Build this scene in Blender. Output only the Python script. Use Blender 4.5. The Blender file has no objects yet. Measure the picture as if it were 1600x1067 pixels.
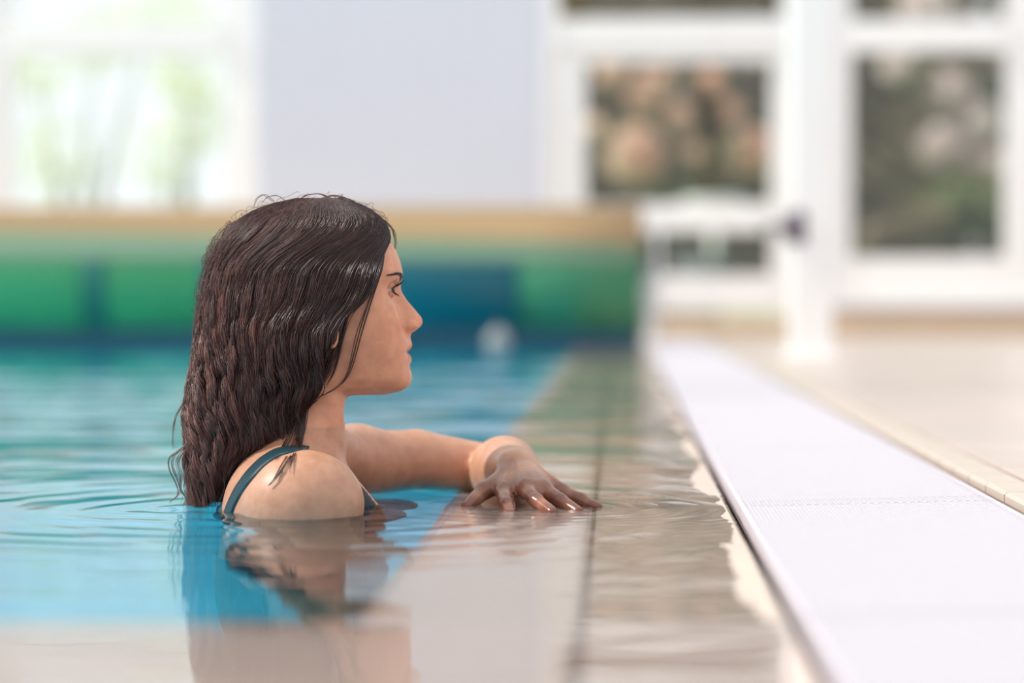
import bpy, math, random
import numpy as np
from mathutils import Vector, Matrix
random.seed(7)
RNG = np.random.default_rng(11)
SC = bpy.context.scene
COL = SC.collection

# ------------------------------------------------------------------ camera, world, sun, exposure
CAM_H = 0.26
FPX = 85.0 / 36.0 * 1600.0
YAW = math.atan(165.0 / FPX)
PITCH = math.atan(73.5 / FPX)
cam_d = bpy.data.cameras.new('camera')
cam = bpy.data.objects.new('camera', cam_d); COL.objects.link(cam)
cam.location = (0, 0, CAM_H)
cam.rotation_euler = (math.pi / 2 - PITCH, 0, YAW)
cam_d.lens = 85.0; cam_d.sensor_width = 36.0
cam_d.clip_start = 0.05; cam_d.clip_end = 200
cam_d.dof.use_dof = True
cam_d.dof.focus_distance = 2.90
cam_d.dof.aperture_fstop = 1.8
SC.camera = cam

world = bpy.data.worlds.new('sky'); SC.world = world; world.use_nodes = True
wn = world.node_tree.nodes; wl = world.node_tree.links
wn['Background'].inputs['Color'].default_value = (0.93, 0.965, 1.0, 1)
wn['Background'].inputs['Strength'].default_value = 1.0

sun_d = bpy.data.lights.new('sun', 'SUN')
sun = bpy.data.objects.new('sun', sun_d); COL.objects.link(sun)
sun_d.energy = 3.2; sun_d.angle = math.radians(1.5); sun_d.color = (1.0, 0.95, 0.88)
SUN_DIR = Vector((1.0, 0.10, -0.92)).normalized()
sun.rotation_euler = SUN_DIR.to_track_quat('-Z', 'Y').to_euler()

fl = bpy.data.lights.new('far_wall_fill', 'AREA'); fl.shape = 'RECTANGLE'; fl.size = 11.0; fl.size_y = 2.0  # added fill lamp out of view, put in to brighten the far wall
flo = bpy.data.objects.new('far_wall_fill', fl); COL.objects.link(flo)
fl.energy = 100; fl.color = (1.0, 0.97, 0.95)
flo.location = (-1.0, 8.6, 4.0); flo.rotation_euler = (math.radians(62), 0, 0)

vs = SC.view_settings
vs.view_transform = 'Standard'; vs.look = 'None'; vs.gamma = 1.0; vs.use_curve_mapping = False
SC.display_settings.display_device = 'sRGB'
vs.exposure = 0.25
SC.cycles.use_denoising = True
SC.cycles.max_bounces = 12
SC.cycles.transparent_max_bounces = 16
SC.cycles.caustics_refractive = True
SC.cycles.caustics_reflective = False
SC.cycles.sample_clamp_indirect = 6.0
SC.cycles.blur_glossy = 0.5

_R = Matrix.Rotation(YAW, 3, 'Z') @ Matrix.Rotation(math.pi / 2 - PITCH, 3, 'X')
def P(px, row, y):
    """point of the place at depth y that stands behind a measured spot of the photograph"""
    v = _R @ Vector(((px - 800.0) / FPX, (533.5 - row) / FPX, -1.0))
    k = y / v.y
    return Vector((v.x * k, y, CAM_H + v.z * k))

# ------------------------------------------------------------------ materials
def srgb(r, g, b):
    def f(c):
        c /= 255.0
        return c / 12.92 if c <= 0.04045 else ((c + 0.055) / 1.055) ** 2.4
    return (f(r), f(g), f(b), 1.0)

def mat(name, col, rough=0.5, noise=0.0, nscale=20.0, bump=0.0, bscale=80.0, metallic=0.0, spec=0.5, coat=0.0):
    m = bpy.data.materials.new(name); m.use_nodes = True
    nt = m.node_tree; b = nt.nodes['Principled BSDF']
    b.inputs['Base Color'].default_value = col
    b.inputs['Roughness'].default_value = rough
    b.inputs['Metallic'].default_value = metallic
    b.inputs['Specular IOR Level'].default_value = spec
    if coat:
        b.inputs['Coat Weight'].default_value = coat; b.inputs['Coat Roughness'].default_value = 0.08
    tc = nt.nodes.new('ShaderNodeTexCoord')
    if noise:
        n = nt.nodes.new('ShaderNodeTexNoise'); n.inputs['Scale'].default_value = nscale; n.inputs['Detail'].default_value = 5
        nt.links.new(tc.outputs['Object'], n.inputs['Vector'])
        mx = nt.nodes.new('ShaderNodeMix'); mx.data_type = 'RGBA'
        mx.inputs[6].default_value = tuple(c * (1 - noise) for c in col[:3]) + (1,)
        mx.inputs[7].default_value = tuple(min(1, c * (1 + noise)) for c in col[:3]) + (1,)
        nt.links.new(n.outputs['Fac'], mx.inputs[0]); nt.links.new(mx.outputs[2], b.inputs['Base Color'])
    if bump:
        n2 = nt.nodes.new('ShaderNodeTexNoise'); n2.inputs['Scale'].default_value = bscale; n2.inputs['Detail'].default_value = 4
        nt.links.new(tc.outputs['Object'], n2.inputs['Vector'])
        bp = nt.nodes.new('ShaderNodeBump'); bp.inputs['Strength'].default_value = bump; bp.inputs['Distance'].default_value = 0.002
        nt.links.new(n2.outputs['Fac'], bp.inputs['Height']); nt.links.new(bp.outputs['Normal'], b.inputs['Normal'])
    return m

M = {}
M['wall'] = mat('wall_paint', srgb(212, 212, 222), 0.7, 0.02, 2)
M['ceiling'] = mat('ceiling_paint', srgb(240, 240, 240), 0.8, 0.02, 2)
M['frame'] = mat('white_frame_paint', srgb(246, 243, 241), 0.4, 0.02, 5)
M['plinth'] = mat('beige_plinth_tile', srgb(216, 190, 160), 0.35, 0.08, 6)
M['tile'] = mat('beige_stone_tile', srgb(226, 204, 188), 0.22, 0.10, 9, 0.15, 60)
M['tile_b'] = mat('pinkish_stone_tile', srgb(230, 204, 192), 0.22, 0.10, 8, 0.15, 60)
M['deck'] = mat('deck_tile', srgb(194, 178, 168), 0.30, 0.09, 6, 0.15, 60)
M['deck_b'] = mat('deck_tile_pink', srgb(199, 181, 172), 0.30, 0.09, 6, 0.15, 60)
M['curb'] = mat('curb_tile', srgb(198, 184, 170), 0.35, 0.10, 12, 0.2, 90)
M['grout'] = mat('grout', srgb(120, 100, 90), 0.9, 0.1, 30)
M['gutter'] = mat('gutter_dark', srgb(70, 60, 62), 0.8, 0.1, 30)
M['pool'] = mat('pool_liner_blue', srgb(70, 222, 255), 0.6, 0.05, 1.5)
M['grate'] = mat('white_grate_plastic', srgb(203, 197, 204), 0.5, 0.02, 30)
M['steel'] = mat('polished_steel', srgb(205, 205, 210), 0.12, 0, metallic=1.0)
M['white_metal'] = mat('white_metal', srgb(244, 242, 240), 0.3, 0.02, 8)
M['dark_metal'] = mat('dark_metal', srgb(96, 84, 98), 0.35, 0.05, 10)
M['lawn'] = mat('lawn', srgb(120, 150, 70), 0.9, 0.3, 2)
M['bark'] = mat('bark', srgb(86, 70, 56), 0.9, 0.3, 8)
M['pale_bark'] = mat('pale_bark', srgb(196, 190, 172), 0.9, 0.2, 8)
M['float'] = mat('float_plastic', srgb(150, 150, 150), 0.4, 0.1, 20)

def leaf_mat(name, c1, c2, rough=0.45, trans=0.35):
    m = bpy.data.materials.new(name); m.use_nodes = True; nt = m.node_tree
    b = nt.nodes['Principled BSDF']; b.inputs['Roughness'].default_value = rough
    tc = nt.nodes.new('ShaderNodeTexCoord'); n = nt.nodes.new('ShaderNodeTexNoise')
    n.inputs['Scale'].default_value = 2.2; n.inputs['Detail'].default_value = 3
    nt.links.new(tc.outputs['Object'], n.inputs['Vector'])
    r = nt.nodes.new('ShaderNodeValToRGB'); r.color_ramp.elements[0].color = c1; r.color_ramp.elements[1].color = c2
    r.color_ramp.elements[0].position = 0.38; r.color_ramp.elements[1].position = 0.62
    nt.links.new(n.outputs['Fac'], r.inputs['Fac']); nt.links.new(r.outputs['Color'], b.inputs['Base Color'])
    tr = nt.nodes.new('ShaderNodeBsdfTranslucent'); nt.links.new(r.outputs['Color'], tr.inputs['Color'])
    mx = nt.nodes.new('ShaderNodeMixShader'); mx.inputs[0].default_value = trans
    nt.links.new(b.outputs[0], mx.inputs[1]); nt.links.new(tr.outputs[0], mx.inputs[2])
    nt.links.new(mx.outputs[0], nt.nodes['Material Output'].inputs['Surface'])
    return m
M['leaf_dark'] = leaf_mat('dark_foliage', srgb(122, 110, 84), srgb(176, 156, 126))
M['leaf_mid'] = leaf_mat('mid_foliage', srgb(92, 104, 58), srgb(146, 156, 98))
M['leaf_pale'] = leaf_mat('pale_foliage', srgb(236, 242, 204), srgb(252, 254, 240), trans=0.5)
M['blossom_peach'] = leaf_mat('peach_blossom', srgb(250, 206, 184), srgb(255, 234, 218))
M['blossom_white'] = leaf_mat('pinkish_white_blossom', srgb(224, 204, 200), srgb(248, 236, 234))

def glass_mat():
    m = bpy.data.materials.new('window_glass'); m.use_nodes = True; nt = m.node_tree
    for n in list(nt.nodes):
        if n.type != 'OUTPUT_MATERIAL': nt.nodes.remove(n)
    lw = nt.nodes.new('ShaderNodeLayerWeight'); lw.inputs['Blend'].default_value = 0.5
    pw = nt.nodes.new('ShaderNodeMath'); pw.operation = 'POWER'; pw.inputs[1].default_value = 5.0
    fr = nt.nodes.new('ShaderNodeMath'); fr.operation = 'MULTIPLY_ADD'; fr.inputs[1].default_value = 0.9; fr.inputs[2].default_value = 0.04
    nt.links.new(lw.outputs['Facing'], pw.inputs[0]); nt.links.new(pw.outputs[0], fr.inputs[0])
    t = nt.nodes.new('ShaderNodeBsdfTransparent'); t.inputs['Color'].default_value = (0.96, 0.98, 0.97, 1)
    g = nt.nodes.new('ShaderNodeBsdfGlossy'); g.inputs['Roughness'].default_value = 0.02
    mx = nt.nodes.new('ShaderNodeMixShader')
    nt.links.new(fr.outputs[0], mx.inputs[0]); nt.links.new(t.outputs[0], mx.inputs[1]); nt.links.new(g.outputs[0], mx.inputs[2])
    nt.links.new(mx.outputs[0], nt.nodes['Material Output'].inputs['Surface'])
    return m
M['glass'] = glass_mat()

def water_mat():
    m = bpy.data.materials.new('pool_water'); m.use_nodes = True; nt = m.node_tree
    for n in list(nt.nodes):
        if n.type != 'OUTPUT_MATERIAL': nt.nodes.remove(n)
    fr = nt.nodes.new('ShaderNodeFresnel'); fr.inputs['IOR'].default_value = 1.33
    g = nt.nodes.new('ShaderNodeBsdfGlossy'); g.inputs['Roughness'].default_value = 0.0
    rf = nt.nodes.new('ShaderNodeBsdfRefraction'); rf.inputs['IOR'].default_value = 1.33; rf.inputs['Roughness'].default_value = 0.0
    rf.inputs['Color'].default_value = (0.985, 1.0, 1.0, 1)
    t = nt.nodes.new('ShaderNodeBsdfTransparent'); t.inputs['Color'].default_value = (0.97, 0.99, 1.0, 1)
    m1 = nt.nodes.new('ShaderNodeMixShader'); m1.inputs[0].default_value = 0.40
    mx = nt.nodes.new('ShaderNodeMixShader')
    nt.links.new(rf.outputs[0], m1.inputs[1]); nt.links.new(t.outputs[0], m1.inputs[2])
    nt.links.new(fr.outputs[0], mx.inputs[0]); nt.links.new(m1.outputs[0], mx.inputs[1]); nt.links.new(g.outputs[0], mx.inputs[2])
    nt.links.new(mx.outputs[0], nt.nodes['Material Output'].inputs['Surface'])
    return m
M['water'] = water_mat()

# ------------------------------------------------------------------ mesh helpers
def link(name, me, m, parent=None, smooth=False):
    o = bpy.data.objects.new(name, me); COL.objects.link(o)
    if m is not None: me.materials.append(m)
    if smooth: me.polygons.foreach_set('use_smooth', [True] * len(me.polygons))
    if parent is not None: o.parent = parent
    return o

def np_mesh(name, V, F):
    me = bpy.data.meshes.new(name)
    V = np.asarray(V, dtype=np.float32); F = np.asarray(F, dtype=np.int32)
    n = F.shape[1]
    me.vertices.add(len(V)); me.vertices.foreach_set('co', V.ravel())
    me.loops.add(F.size); me.loops.foreach_set('vertex_index', F.ravel())
    me.polygons.add(len(F)); me.polygons.foreach_set('loop_start', np.arange(0, F.size, n, dtype=np.int32))
    me.update(calc_edges=True)
    return me

class MB:
    def __init__(s): s.v = []; s.f = []
    def box(s, x0, y0, z0, x1, y1, z1):
        i = len(s.v)
        s.v += [(x0,y0,z0),(x1,y0,z0),(x1,y1,z0),(x0,y1,z0),(x0,y0,z1),(x1,y0,z1),(x1,y1,z1),(x0,y1,z1)]
        s.f += [(i,i+3,i+2,i+1),(i+4,i+5,i+6,i+7),(i,i+1,i+5,i+4),(i+1,i+2,i+6,i+5),(i+2,i+3,i+7,i+6),(i+3,i,i+4,i+7)]
        return s
    def tube(s, pts, r, n=10, cap=True):
        pts = [Vector(p) for p in pts]; rs = r if isinstance(r, (list, tuple)) else [r] * len(pts)
        i0 = len(s.v); up = Vector((0.13, 0.29, 0.95))
        for k, p in enumerate(pts):
            d = (pts[min(k+1, len(pts)-1)] - pts[max(k-1, 0)]).normalized()
            a = d.cross(up); a = a.normalized() if a.length > 1e-4 else Vector((1,0,0)); b = d.cross(a)
            for j in range(n):
                t = 2 * math.pi * j / n
                s.v.append(tuple(p + (a * math.cos(t) + b * math.sin(t)) * rs[k]))
        for k in range(len(pts) - 1):
            for j in range(n):
                A = i0 + k * n + j; B = i0 + k * n + (j + 1) % n
                s.f.append((A, B, B + n, A + n))
        if cap:
            s.f.append(tuple(i0 + j for j in range(n))[::-1]); s.f.append(tuple(i0 + (len(pts)-1) * n + j for j in range(n)))
        return s
    def ball(s, c, r, nu=16, nv=10):
        rx, ry, rz = r if isinstance(r, (tuple, list)) else (r, r, r)
        i0 = len(s.v)
        for a in range(nv + 1):
            th = math.pi * a / nv
            for b in range(nu):
                ph = 2 * math.pi * b / nu
                s.v.append((c[0] + rx * math.sin(th) * math.cos(ph), c[1] + ry * math.sin(th) * math.sin(ph), c[2] + rz * math.cos(th)))
        for a in range(nv):
            for b in range(nu):
                A = i0 + a * nu + b; B = i0 + a * nu + (b + 1) % nu
                s.f.append((A, A + nu, B + nu, B))
        return s
    def mesh(s, name):
        me = bpy.data.meshes.new(name); me.from_pydata(s.v, [], s.f); me.update(); return me
    def build(s, name, m, parent=None, smooth=False, bevel=0.0, seg=2):
        o = link(name, s.mesh(name), m, parent, smooth)
        if bevel:
            b = o.modifiers.new('bevel', 'BEVEL'); b.width = bevel; b.segments = seg; b.limit_method = 'ANGLE'
        return o

def tag(o, label=None, cat=None, group=None, kind=None):
    if label: o['label'] = label
    if cat: o['category'] = cat
    if group: o['group'] = group
    if kind: o['kind'] = kind
    return o
def empty(name, loc=(0, 0, 0)):
    o = bpy.data.objects.new(name, None); COL.objects.link(o); o.location = loc; o.empty_display_size = 0.05; return o

# ------------------------------------------------------------------ the setting
RIM_X = -0.206          # right rim of the pool
NEAR_Y = 1.93           # near rim of the pool
FAR_Y = 12.75           # far rim
WALL_Y = 14.0
LEFT_X = -6.0
GR0, GR1 = 0.146, 0.462 # grate
def wx(px, y=WALL_Y): return P(px, 460, y).x
def wz(row, y=WALL_Y): return P(965, row, y).z

# basin
b = MB()
b.box(LEFT_X, NEAR_Y, -1.45, RIM_X, FAR_Y, -1.35)
b.box(LEFT_X, NEAR_Y - 0.1, -1.45, RIM_X, NEAR_Y, -0.030)
b.box(LEFT_X, FAR_Y, -1.45, RIM_X, FAR_Y + 0.1, -0.030)
b.box(RIM_X, NEAR_Y - 0.1, -1.45, RIM_X + 0.1, FAR_Y + 0.1, -0.030)
b.box(LEFT_X - 0.1, NEAR_Y - 0.1, -1.45, LEFT_X, FAR_Y + 0.1, -0.030)
tag(b.build('pool_basin', M['pool']), 'blue lined basin of the swimming pool', kind='structure')

# sub floor (grout colour shows in the joints)
b = MB()
b.box(RIM_X, NEAR_Y, -0.16, GR0 - 0.0005, WALL_Y, -0.0205)
b.box(LEFT_X - 1.5, -1.2, -0.16, GR0 - 0.0005, NEAR_Y, -0.0205)
b.box(LEFT_X - 1.5, FAR_Y, -0.16, RIM_X, WALL_Y, -0.0205)
b.box(LEFT_X - 1.5, NEAR_Y, -0.16, LEFT_X, FAR_Y, -0.0205)
b.box(GR1 + 0.002, -1.2, -0.16, 4.5, WALL_Y, 0.0085)
floor = b.build('floor', M['grout']); tag(floor, 'grout bed under the beige pool deck tiles', kind='structure')
b = MB().box(GR0 - 0.004, -1.2, -0.16, GR1 + 0.004, WALL_Y, -0.10)
b.build('gutter_channel', M['gutter'], floor)

def tile_mesh(name, w, l, t, m, bev=0.003, slope=0.0):
    """bevelled tile, base corner at the origin; slope lifts the far x side"""
    v = []; f = []
    for (z, ins) in ((-t, 0.0), (-bev, 0.0), (0.0, bev)):
        for (x, y) in ((ins, ins), (w - ins, ins), (w - ins, l - ins), (ins, l - ins)):
            v.append((x, y, z + slope * x / w))
    for k in range(2):
        for j in range(4):
            a = k * 4 + j; c = k * 4 + (j + 1) % 4
            f.append((a, c, c + 4, a + 4))
    f.append((8, 9, 10, 11)); f.append((3, 2, 1, 0))
    me = bpy.data.meshes.new(name); me.from_pydata(v, [], f); me.update(); me.materials.append(m); return me
def place_tiles(parent, mesh_list, spots):
    for i, (x, y, z) in enumerate(spots):
        o = bpy.data.objects.new('tile', mesh_list[(i * 7 + i // 3) % len(mesh_list)]); COL.objects.link(o)
        o.parent = parent; o.location = (x, y, z + random.uniform(-0.0006, 0.0006))

ledge = bpy.data.objects.new('floor_ledge', MB().box(RIM_X + 0.02, -1.2, -0.03, RIM_X + 0.03, 0, -0.0206).mesh('ledge_core')); COL.objects.link(ledge)
ledge.data.materials.append(M['grout'])
tag(ledge, 'shallow flooded ledge of beige tiles round the pool', kind='structure')
ZL = -0.011
rim_t = [tile_mesh('rim_tile', 0.1795, 0.596, 0.02, M['tile'], 0.006), tile_mesh('rim_tile', 0.1795, 0.596, 0.02, M['tile_b'], 0.006)]
out_t = [tile_mesh('ledge_tile', 0.160, 0.596, 0.02, M['tile'], 0.003, 0.0123), tile_mesh('ledge_tile', 0.160, 0.596, 0.02, M['tile_b'], 0.003, 0.0123)]
ys = [NEAR_Y - 0.6 * 2 + 0.6 * k for k in range(20)]
place_tiles(ledge, rim_t, [(RIM_X - 0.004, y, ZL) for y in ys if y >= NEAR_Y - 0.01])
place_tiles(ledge, out_t, [(RIM_X + 0.181, y, ZL) for y in ys])
near_t = [tile_mesh('near_tile', 0.596, 0.296, 0.02, M['tile_b'], 0.004), tile_mesh('near_tile', 0.596, 0.296, 0.02, M['tile'], 0.004)]
place_tiles(ledge, near_t, [(RIM_X + 0.178 - 0.6 * (k + 1), NEAR_Y + 0.004 - 0.3 * (j + 1), ZL) for k in range(5) for j in range(4)])
far_t = [tile_mesh('far_tile', 0.596, 0.596, 0.02, M['tile'], 0.004)]
place_tiles(ledge, far_t, [(RIM_X - 0.6 * (k + 1), FAR_Y + 0.6 * j, 0.0) for k in range(9) for j in range(2)])

# raised curb row and deck
curb_t = [tile_mesh('curb_tile', 0.0545, 0.1425, 0.034, M['curb'], 0.004), tile_mesh('curb_tile', 0.0545, 0.1425, 0.034, M['curb'], 0.004)]
curb = bpy.data.objects.new('trim_curb', MB().box(GR1 + 0.006, -1.2, -0.10, GR1 + 0.060, WALL_Y, -0.014).mesh('curb_core')); COL.objects.link(curb)
curb.data.materials.append(M['grout']); tag(curb, 'narrow row of small beige curb tiles right of the white grate', kind='structure')
place_tiles(curb, curb_t, [(GR1 + 0.006, 1.3 + 0.15 * k, 0.021) for k in range(84)])
deck = bpy.data.objects.new('floor_deck', MB().box(GR1 + 0.3, 0, 0, GR1 + 0.31, 0.01, 0.0086).mesh('deck_core')); COL.objects.link(deck)
deck.data.materials.append(M['grout']); tag(deck, 'dry beige tiled deck right of the grate', kind='structure')
deck_t = [tile_mesh('deck_tile', 0.2935, 0.2935, 0.012, M['deck']), tile_mesh('deck_tile', 0.2935, 0.2935, 0.012, M['deck_b'])]
spots = []
for k in range(40):
    y = 1.9 + 0.3 * k
    for j in range(7):
        x = GR1 + 0.070 + 0.3 * j
        if x < (1760 - 965) / FPX * (y + 0.3): spots.append((x, y, 0.021))
place_tiles(deck, deck_t, spots)
print('deck tiles', len(spots))

# far wall with openings
W1 = (wx(-40), wx(402)); WL = (wx(-640), wx(-120)); W2 = (wx(846), wx(1238)); W3 = (wx(1302), wx(1645)); W4 = (wx(1700), wx(2100))
SILL = wz(470); PL = wz(490); TOP = 3.1
b = MB()
xs = [LEFT_X - 1.5, WL[0], WL[1], W1[0], W1[1], W2[0], W2[1], W3[0], W3[1], W4[0], W4[1], 4.6]
for i in range(0, len(xs), 2): b.box(xs[i], WALL_Y, 0.0, xs[i + 1], WALL_Y + 0.25, 4.2)
for (a, c, zb) in ((WL[0], WL[1], SILL), (W1[0], W1[1], SILL), (W2[0], W2[1], 0.02), (W3[0], W3[1], SILL), (W4[0], W4[1], SILL)):
    b.box(a, WALL_Y, 0.0, c, WALL_Y + 0.25, zb); b.box(a, WALL_Y, TOP, c, WALL_Y + 0.25, 4.2)
tag(b.build('wall_far', M['wall']), 'pale blue grey wall between the tall white windows', kind='structure')
b = MB().box(LEFT_X - 1.5, WALL_Y - 0.03, 0.0, W2[0] + 0.02, WALL_Y, PL).box(W2[1] - 0.02, WALL_Y - 0.03, 0.0, 4.6, WALL_Y, PL).box(W2[0] + 0.02, WALL_Y - 0.03, 0.0, W2[1] - 0.02, WALL_Y, PL - 0.02)
tag(b.build('baseboard_far', M['plinth'], bevel=0.004), 'beige tiled skirting along the foot of the far wall', kind='structure')
tag(MB().box(4.5, 2.5, 0.0, 4.7, WALL_Y + 0.25, 4.2).build('wall_right', M['wall']), 'pale side wall beyond the right edge', kind='structure')

def bars(a, c, z0, z1, spec, y0=WALL_Y + 0.02, y1=WALL_Y + 0.12):
    m = MB()
    for (x0, za, x1, zb) in spec: m.box(x0, y0, za, x1, y1, zb)
    return m
def window(n, a, c, zb, glass_x, label):
    t = empty('window_%d' % n, ((a + c) / 2, WALL_Y + 0.05, zb)); tag(t, label, kind='structure')
    o = Vector(t.location)
    def sub(m, name, material, bev=0.006):
        m.v = [tuple(Vector(v) - o) for v in m.v]
        return m.build(name, material, t, bevel=bev)
    gl, gr = glass_x
    z_s, z_t0, z_t1 = wz(402), wz(82), wz(32)
    sub(bars(a, c, 0, 0, [(a, zb, gl, TOP), (gr, zb, c, TOP), (gl, TOP - 0.09, gr, TOP)]), 'window_frame', M['frame'])
    sub(MB().box(gl, WALL_Y + 0.02, zb, gr, WALL_Y + 0.12, z_s), 'bottom_rail', M['frame'])
    sub(MB().box(gl, WALL_Y + 0.0, z_t0, gr, WALL_Y + 0.12, z_t1), 'transom', M['frame'])
    sub(MB().box(a - 0.03, WALL_Y - 0.06, zb - 0.03, c + 0.03, WALL_Y + 0.02, zb), 'window_sill', M['frame'])
    sub(MB().box(gl, WALL_Y + 0.07, z_s, gr, WALL_Y + 0.078, z_t0), 'pane', M['glass'], 0)
    sub(MB().box(gl, WALL_Y + 0.07, z_t1, gr, WALL_Y + 0.078, TOP - 0.09), 'pane', M['glass'], 0)
window(1, W1[0], W1[1], SILL, (wx(20), wx(352)), 'white framed window at the left, washed out by light')
window(2, WL[0], WL[1], SILL, (wx(-580), wx(-180)), 'white framed window beyond the left edge')
window(3, W3[0], W3[1], SILL, (wx(1330), wx(1572)), 'white framed window at the right with dark foliage behind')
window(4, W4[0], W4[1], SILL, (wx(1760), wx(2040)), 'white framed window beyond the right edge')
# glazed door
t = empty('door_1', ((W2[0] + W2[1]) / 2, WALL_Y + 0.05, 0.02)); tag(t, 'white glazed garden door with a mid rail', kind='structure')
o0 = Vector(t.location)
def dsub(m, name, material, bev=0.006, smooth=False):
    m.v = [tuple(Vector(v) - o0) for v in m.v]; return m.build(name, material, t, smooth=smooth, bevel=bev)
gl, gr = wx(914), wx(1206)
dsub(MB().box(W2[0], WALL_Y + 0.02, 0.02, wx(872), WALL_Y + 0.14, TOP).box(wx(1222), WALL_Y + 0.02, 0.02, W2[1], WALL_Y + 0.14, TOP).box(wx(872), WALL_Y + 0.02, TOP - 0.08, wx(1222), WALL_Y + 0.14, TOP)
     .box(wx(872), WALL_Y + 0.02, wz(72), wx(1222), WALL_Y + 0.14, wz(28)), 'door_frame', M['frame'])
dsub(MB().box(wx(874), WALL_Y + 0.05, wz(488), gl, WALL_Y + 0.11, wz(74)).box(gr, WALL_Y + 0.05, wz(488), wx(1220), WALL_Y + 0.11, wz(74)).box(gl, WALL_Y + 0.05, wz(96), gr, WALL_Y + 0.11, wz(74)), 'door_stile', M['frame'])
dsub(MB().box(gl, WALL_Y + 0.04, wz(362), gr, WALL_Y + 0.12, wz(318)), 'mid_rail', M['frame'])
dsub(MB().box(gl, WALL_Y + 0.04, wz(488), gr, WALL_Y + 0.12, wz(430)), 'bottom_rail', M['frame'])
for (za, zb) in ((wz(430), wz(362)), (wz(318), wz(96)), (wz(28), TOP - 0.08)):
    dsub(MB().box(gl, WALL_Y + 0.075, za, gr, WALL_Y + 0.083, zb), 'pane', M['glass'], 0)

# ------------------------------------------------------------------ white grate panels (each can be lifted)
def grate_mesh(L):
    W = GR1 - GR0 - 0.008
    V = []; F = []
    def box(x0, y0, z0, x1, y1, z1):
        i = len(V)
        for (x, y, z) in ((x0,y0,z0),(x1,y0,z0),(x1,y1,z0),(x0,y1,z0),(x0,y0,z1),(x1,y0,z1),(x1,y1,z1),(x0,y1,z1)):
            V.append((x, y, z + 0.0085 * x / W))
        F.extend([(i,i+3,i+2,i+1),(i+4,i+5,i+6,i+7),(i,i+1,i+5,i+4),(i+1,i+2,i+6,i+5),(i+2,i+3,i+7,i+6),(i+3,i,i+4,i+7)])
    n = int(L / 0.010)
    box(0, 0, -0.022, 0.006, L, 0.0); box(W - 0.006, 0, -0.022, W, L, 0.0)
    for k in range(1, 6): box(W * k / 6 - 0.002, 0, -0.020, W * k / 6 + 0.002, L, -0.004)
    for k in range(n):
        y = (k + 0.12) * L / n; box(0.006, y, -0.018, W - 0.006, y + 0.0072, 0.0)
        y += 0.0036
        for j in range(30):
            x = 0.011 + (j + 0.5 * (k % 2)) * (W - 0.022) / 30
            i = len(V); r = 0.0019
            for (dx, dy) in ((-r, -r), (r, -r), (r, r), (-r, r)): V.append((x + dx, y + dy, 0.0085 * x / W))
            V.append((x, y, 0.0013 + 0.0085 * x / W))
            F.extend([(i, i+1, i+4), (i+1, i+2, i+4), (i+2, i+3, i+4), (i+3, i, i+4)])
    me = bpy.data.meshes.new('grate_panel'); me.from_pydata(V, [], F); me.update(); me.materials.append(M['grate']); return me
gm = grate_mesh(0.994); gm_s = grate_mesh(0.066)
yg = [(1.935 - 1.0, gm, 0), (1.935, gm, 0), (2.932, gm_s, 1)] + [(3.0 + 1.0 * k, gm, 2 + k) for k in range(11)]
names = {0: ('white plastic gutter grate panel in the foreground beside the flooded ledge', 'grate'),
         1: ('narrow white filler strip between two grate panels level with the woman', 'grate')}
first = None
for i, (y, me, k) in enumerate(yg):
    g = bpy.data.objects.new('grate_panel', me); COL.objects.link(g); g.location = (GR0 + 0.0025, y, 0.0035)
    if i == 0: tag(g, 'white gutter grate panel cut by the bottom edge of the picture', 'grate')
    elif k < 2: tag(g, *names[k])
    elif k == 2: tag(g, 'white gutter grate panel just beyond the narrow filler strip', 'grate')
    elif k == 12: tag(g, 'farthest white gutter grate panel, against the far wall skirting', 'grate')
    else: tag(g, 'white gutter grate panel in the blurred run receding to the far wall', 'grate', 'receding gutter grate panels')

# ------------------------------------------------------------------ water
def wave_sum(x, y):
    h = np.zeros_like(x); rng = np.random.default_rng(5)
    for i in range(46):
        lam = 0.07 * (1.0 / 0.07) ** (rng.random() ** 1.1)
        th = rng.normal(math.pi / 2, 0.55)
        slope = 0.0048 * (lam / 0.3) ** 0.25
        a = slope * lam / (2 * math.pi)
        k = 2 * math.pi / lam
        h += a * np.sin(k * (x * math.cos(th) + y * math.sin(th)) + rng.random() * 6.28)
    return h
def water_h(x, y):
    env = 0.55 + 0.45 * np.clip((y - 2.9) / 1.5, 0, 1) + 1.3 * np.clip((y - 3.6) / 2.5, 0, 1)
    # the shallow film over the ledge is calmer, apart from the stir round the hand
    led = np.clip((x - RIM_X) / 0.06, 0, 1)
    near = np.clip((NEAR_Y + 0.15 - y) / 0.25, 0, 1)
    calm = 1 - 0.55 * np.maximum(led, near)
    h = wave_sum(x, y) * env * calm
    for (cx, cy, lam, a, dec) in ((-0.09, 2.95, 0.026, 0.00035, 0.22), (-0.09, 2.95, 0.041, 0.00035, 0.30), (-0.37, 2.86, 0.06, 0.0005, 0.35), (-0.49, 2.93, 0.09, 0.0007, 0.5)):
        r = np.hypot(x - cx, (y - cy))
        h += a * np.sin(2 * math.pi * r / lam + 1.3 * np.sin(3 * np.arctan2(y - cy, x - cx))) * np.exp(-r / dec)
    return h
yv = [0.95]
while yv[-1] < FAR_Y: yv.append(yv[-1] + max(0.0040 * yv[-1], 0.006))
yv[-1] = FAR_Y; yv = np.array(yv)
xv = np.concatenate([np.arange(-5.9, -1.2, 0.03), np.arange(-1.2, 0.143, 0.008)])
X, Y = np.meshgrid(xv, yv)
Z = water_h(X, Y)
V = np.stack([X.ravel(), Y.ravel(), Z.ravel()], 1)
nx, ny = len(xv), len(yv)
I = np.arange(nx * ny).reshape(ny, nx)
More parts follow.
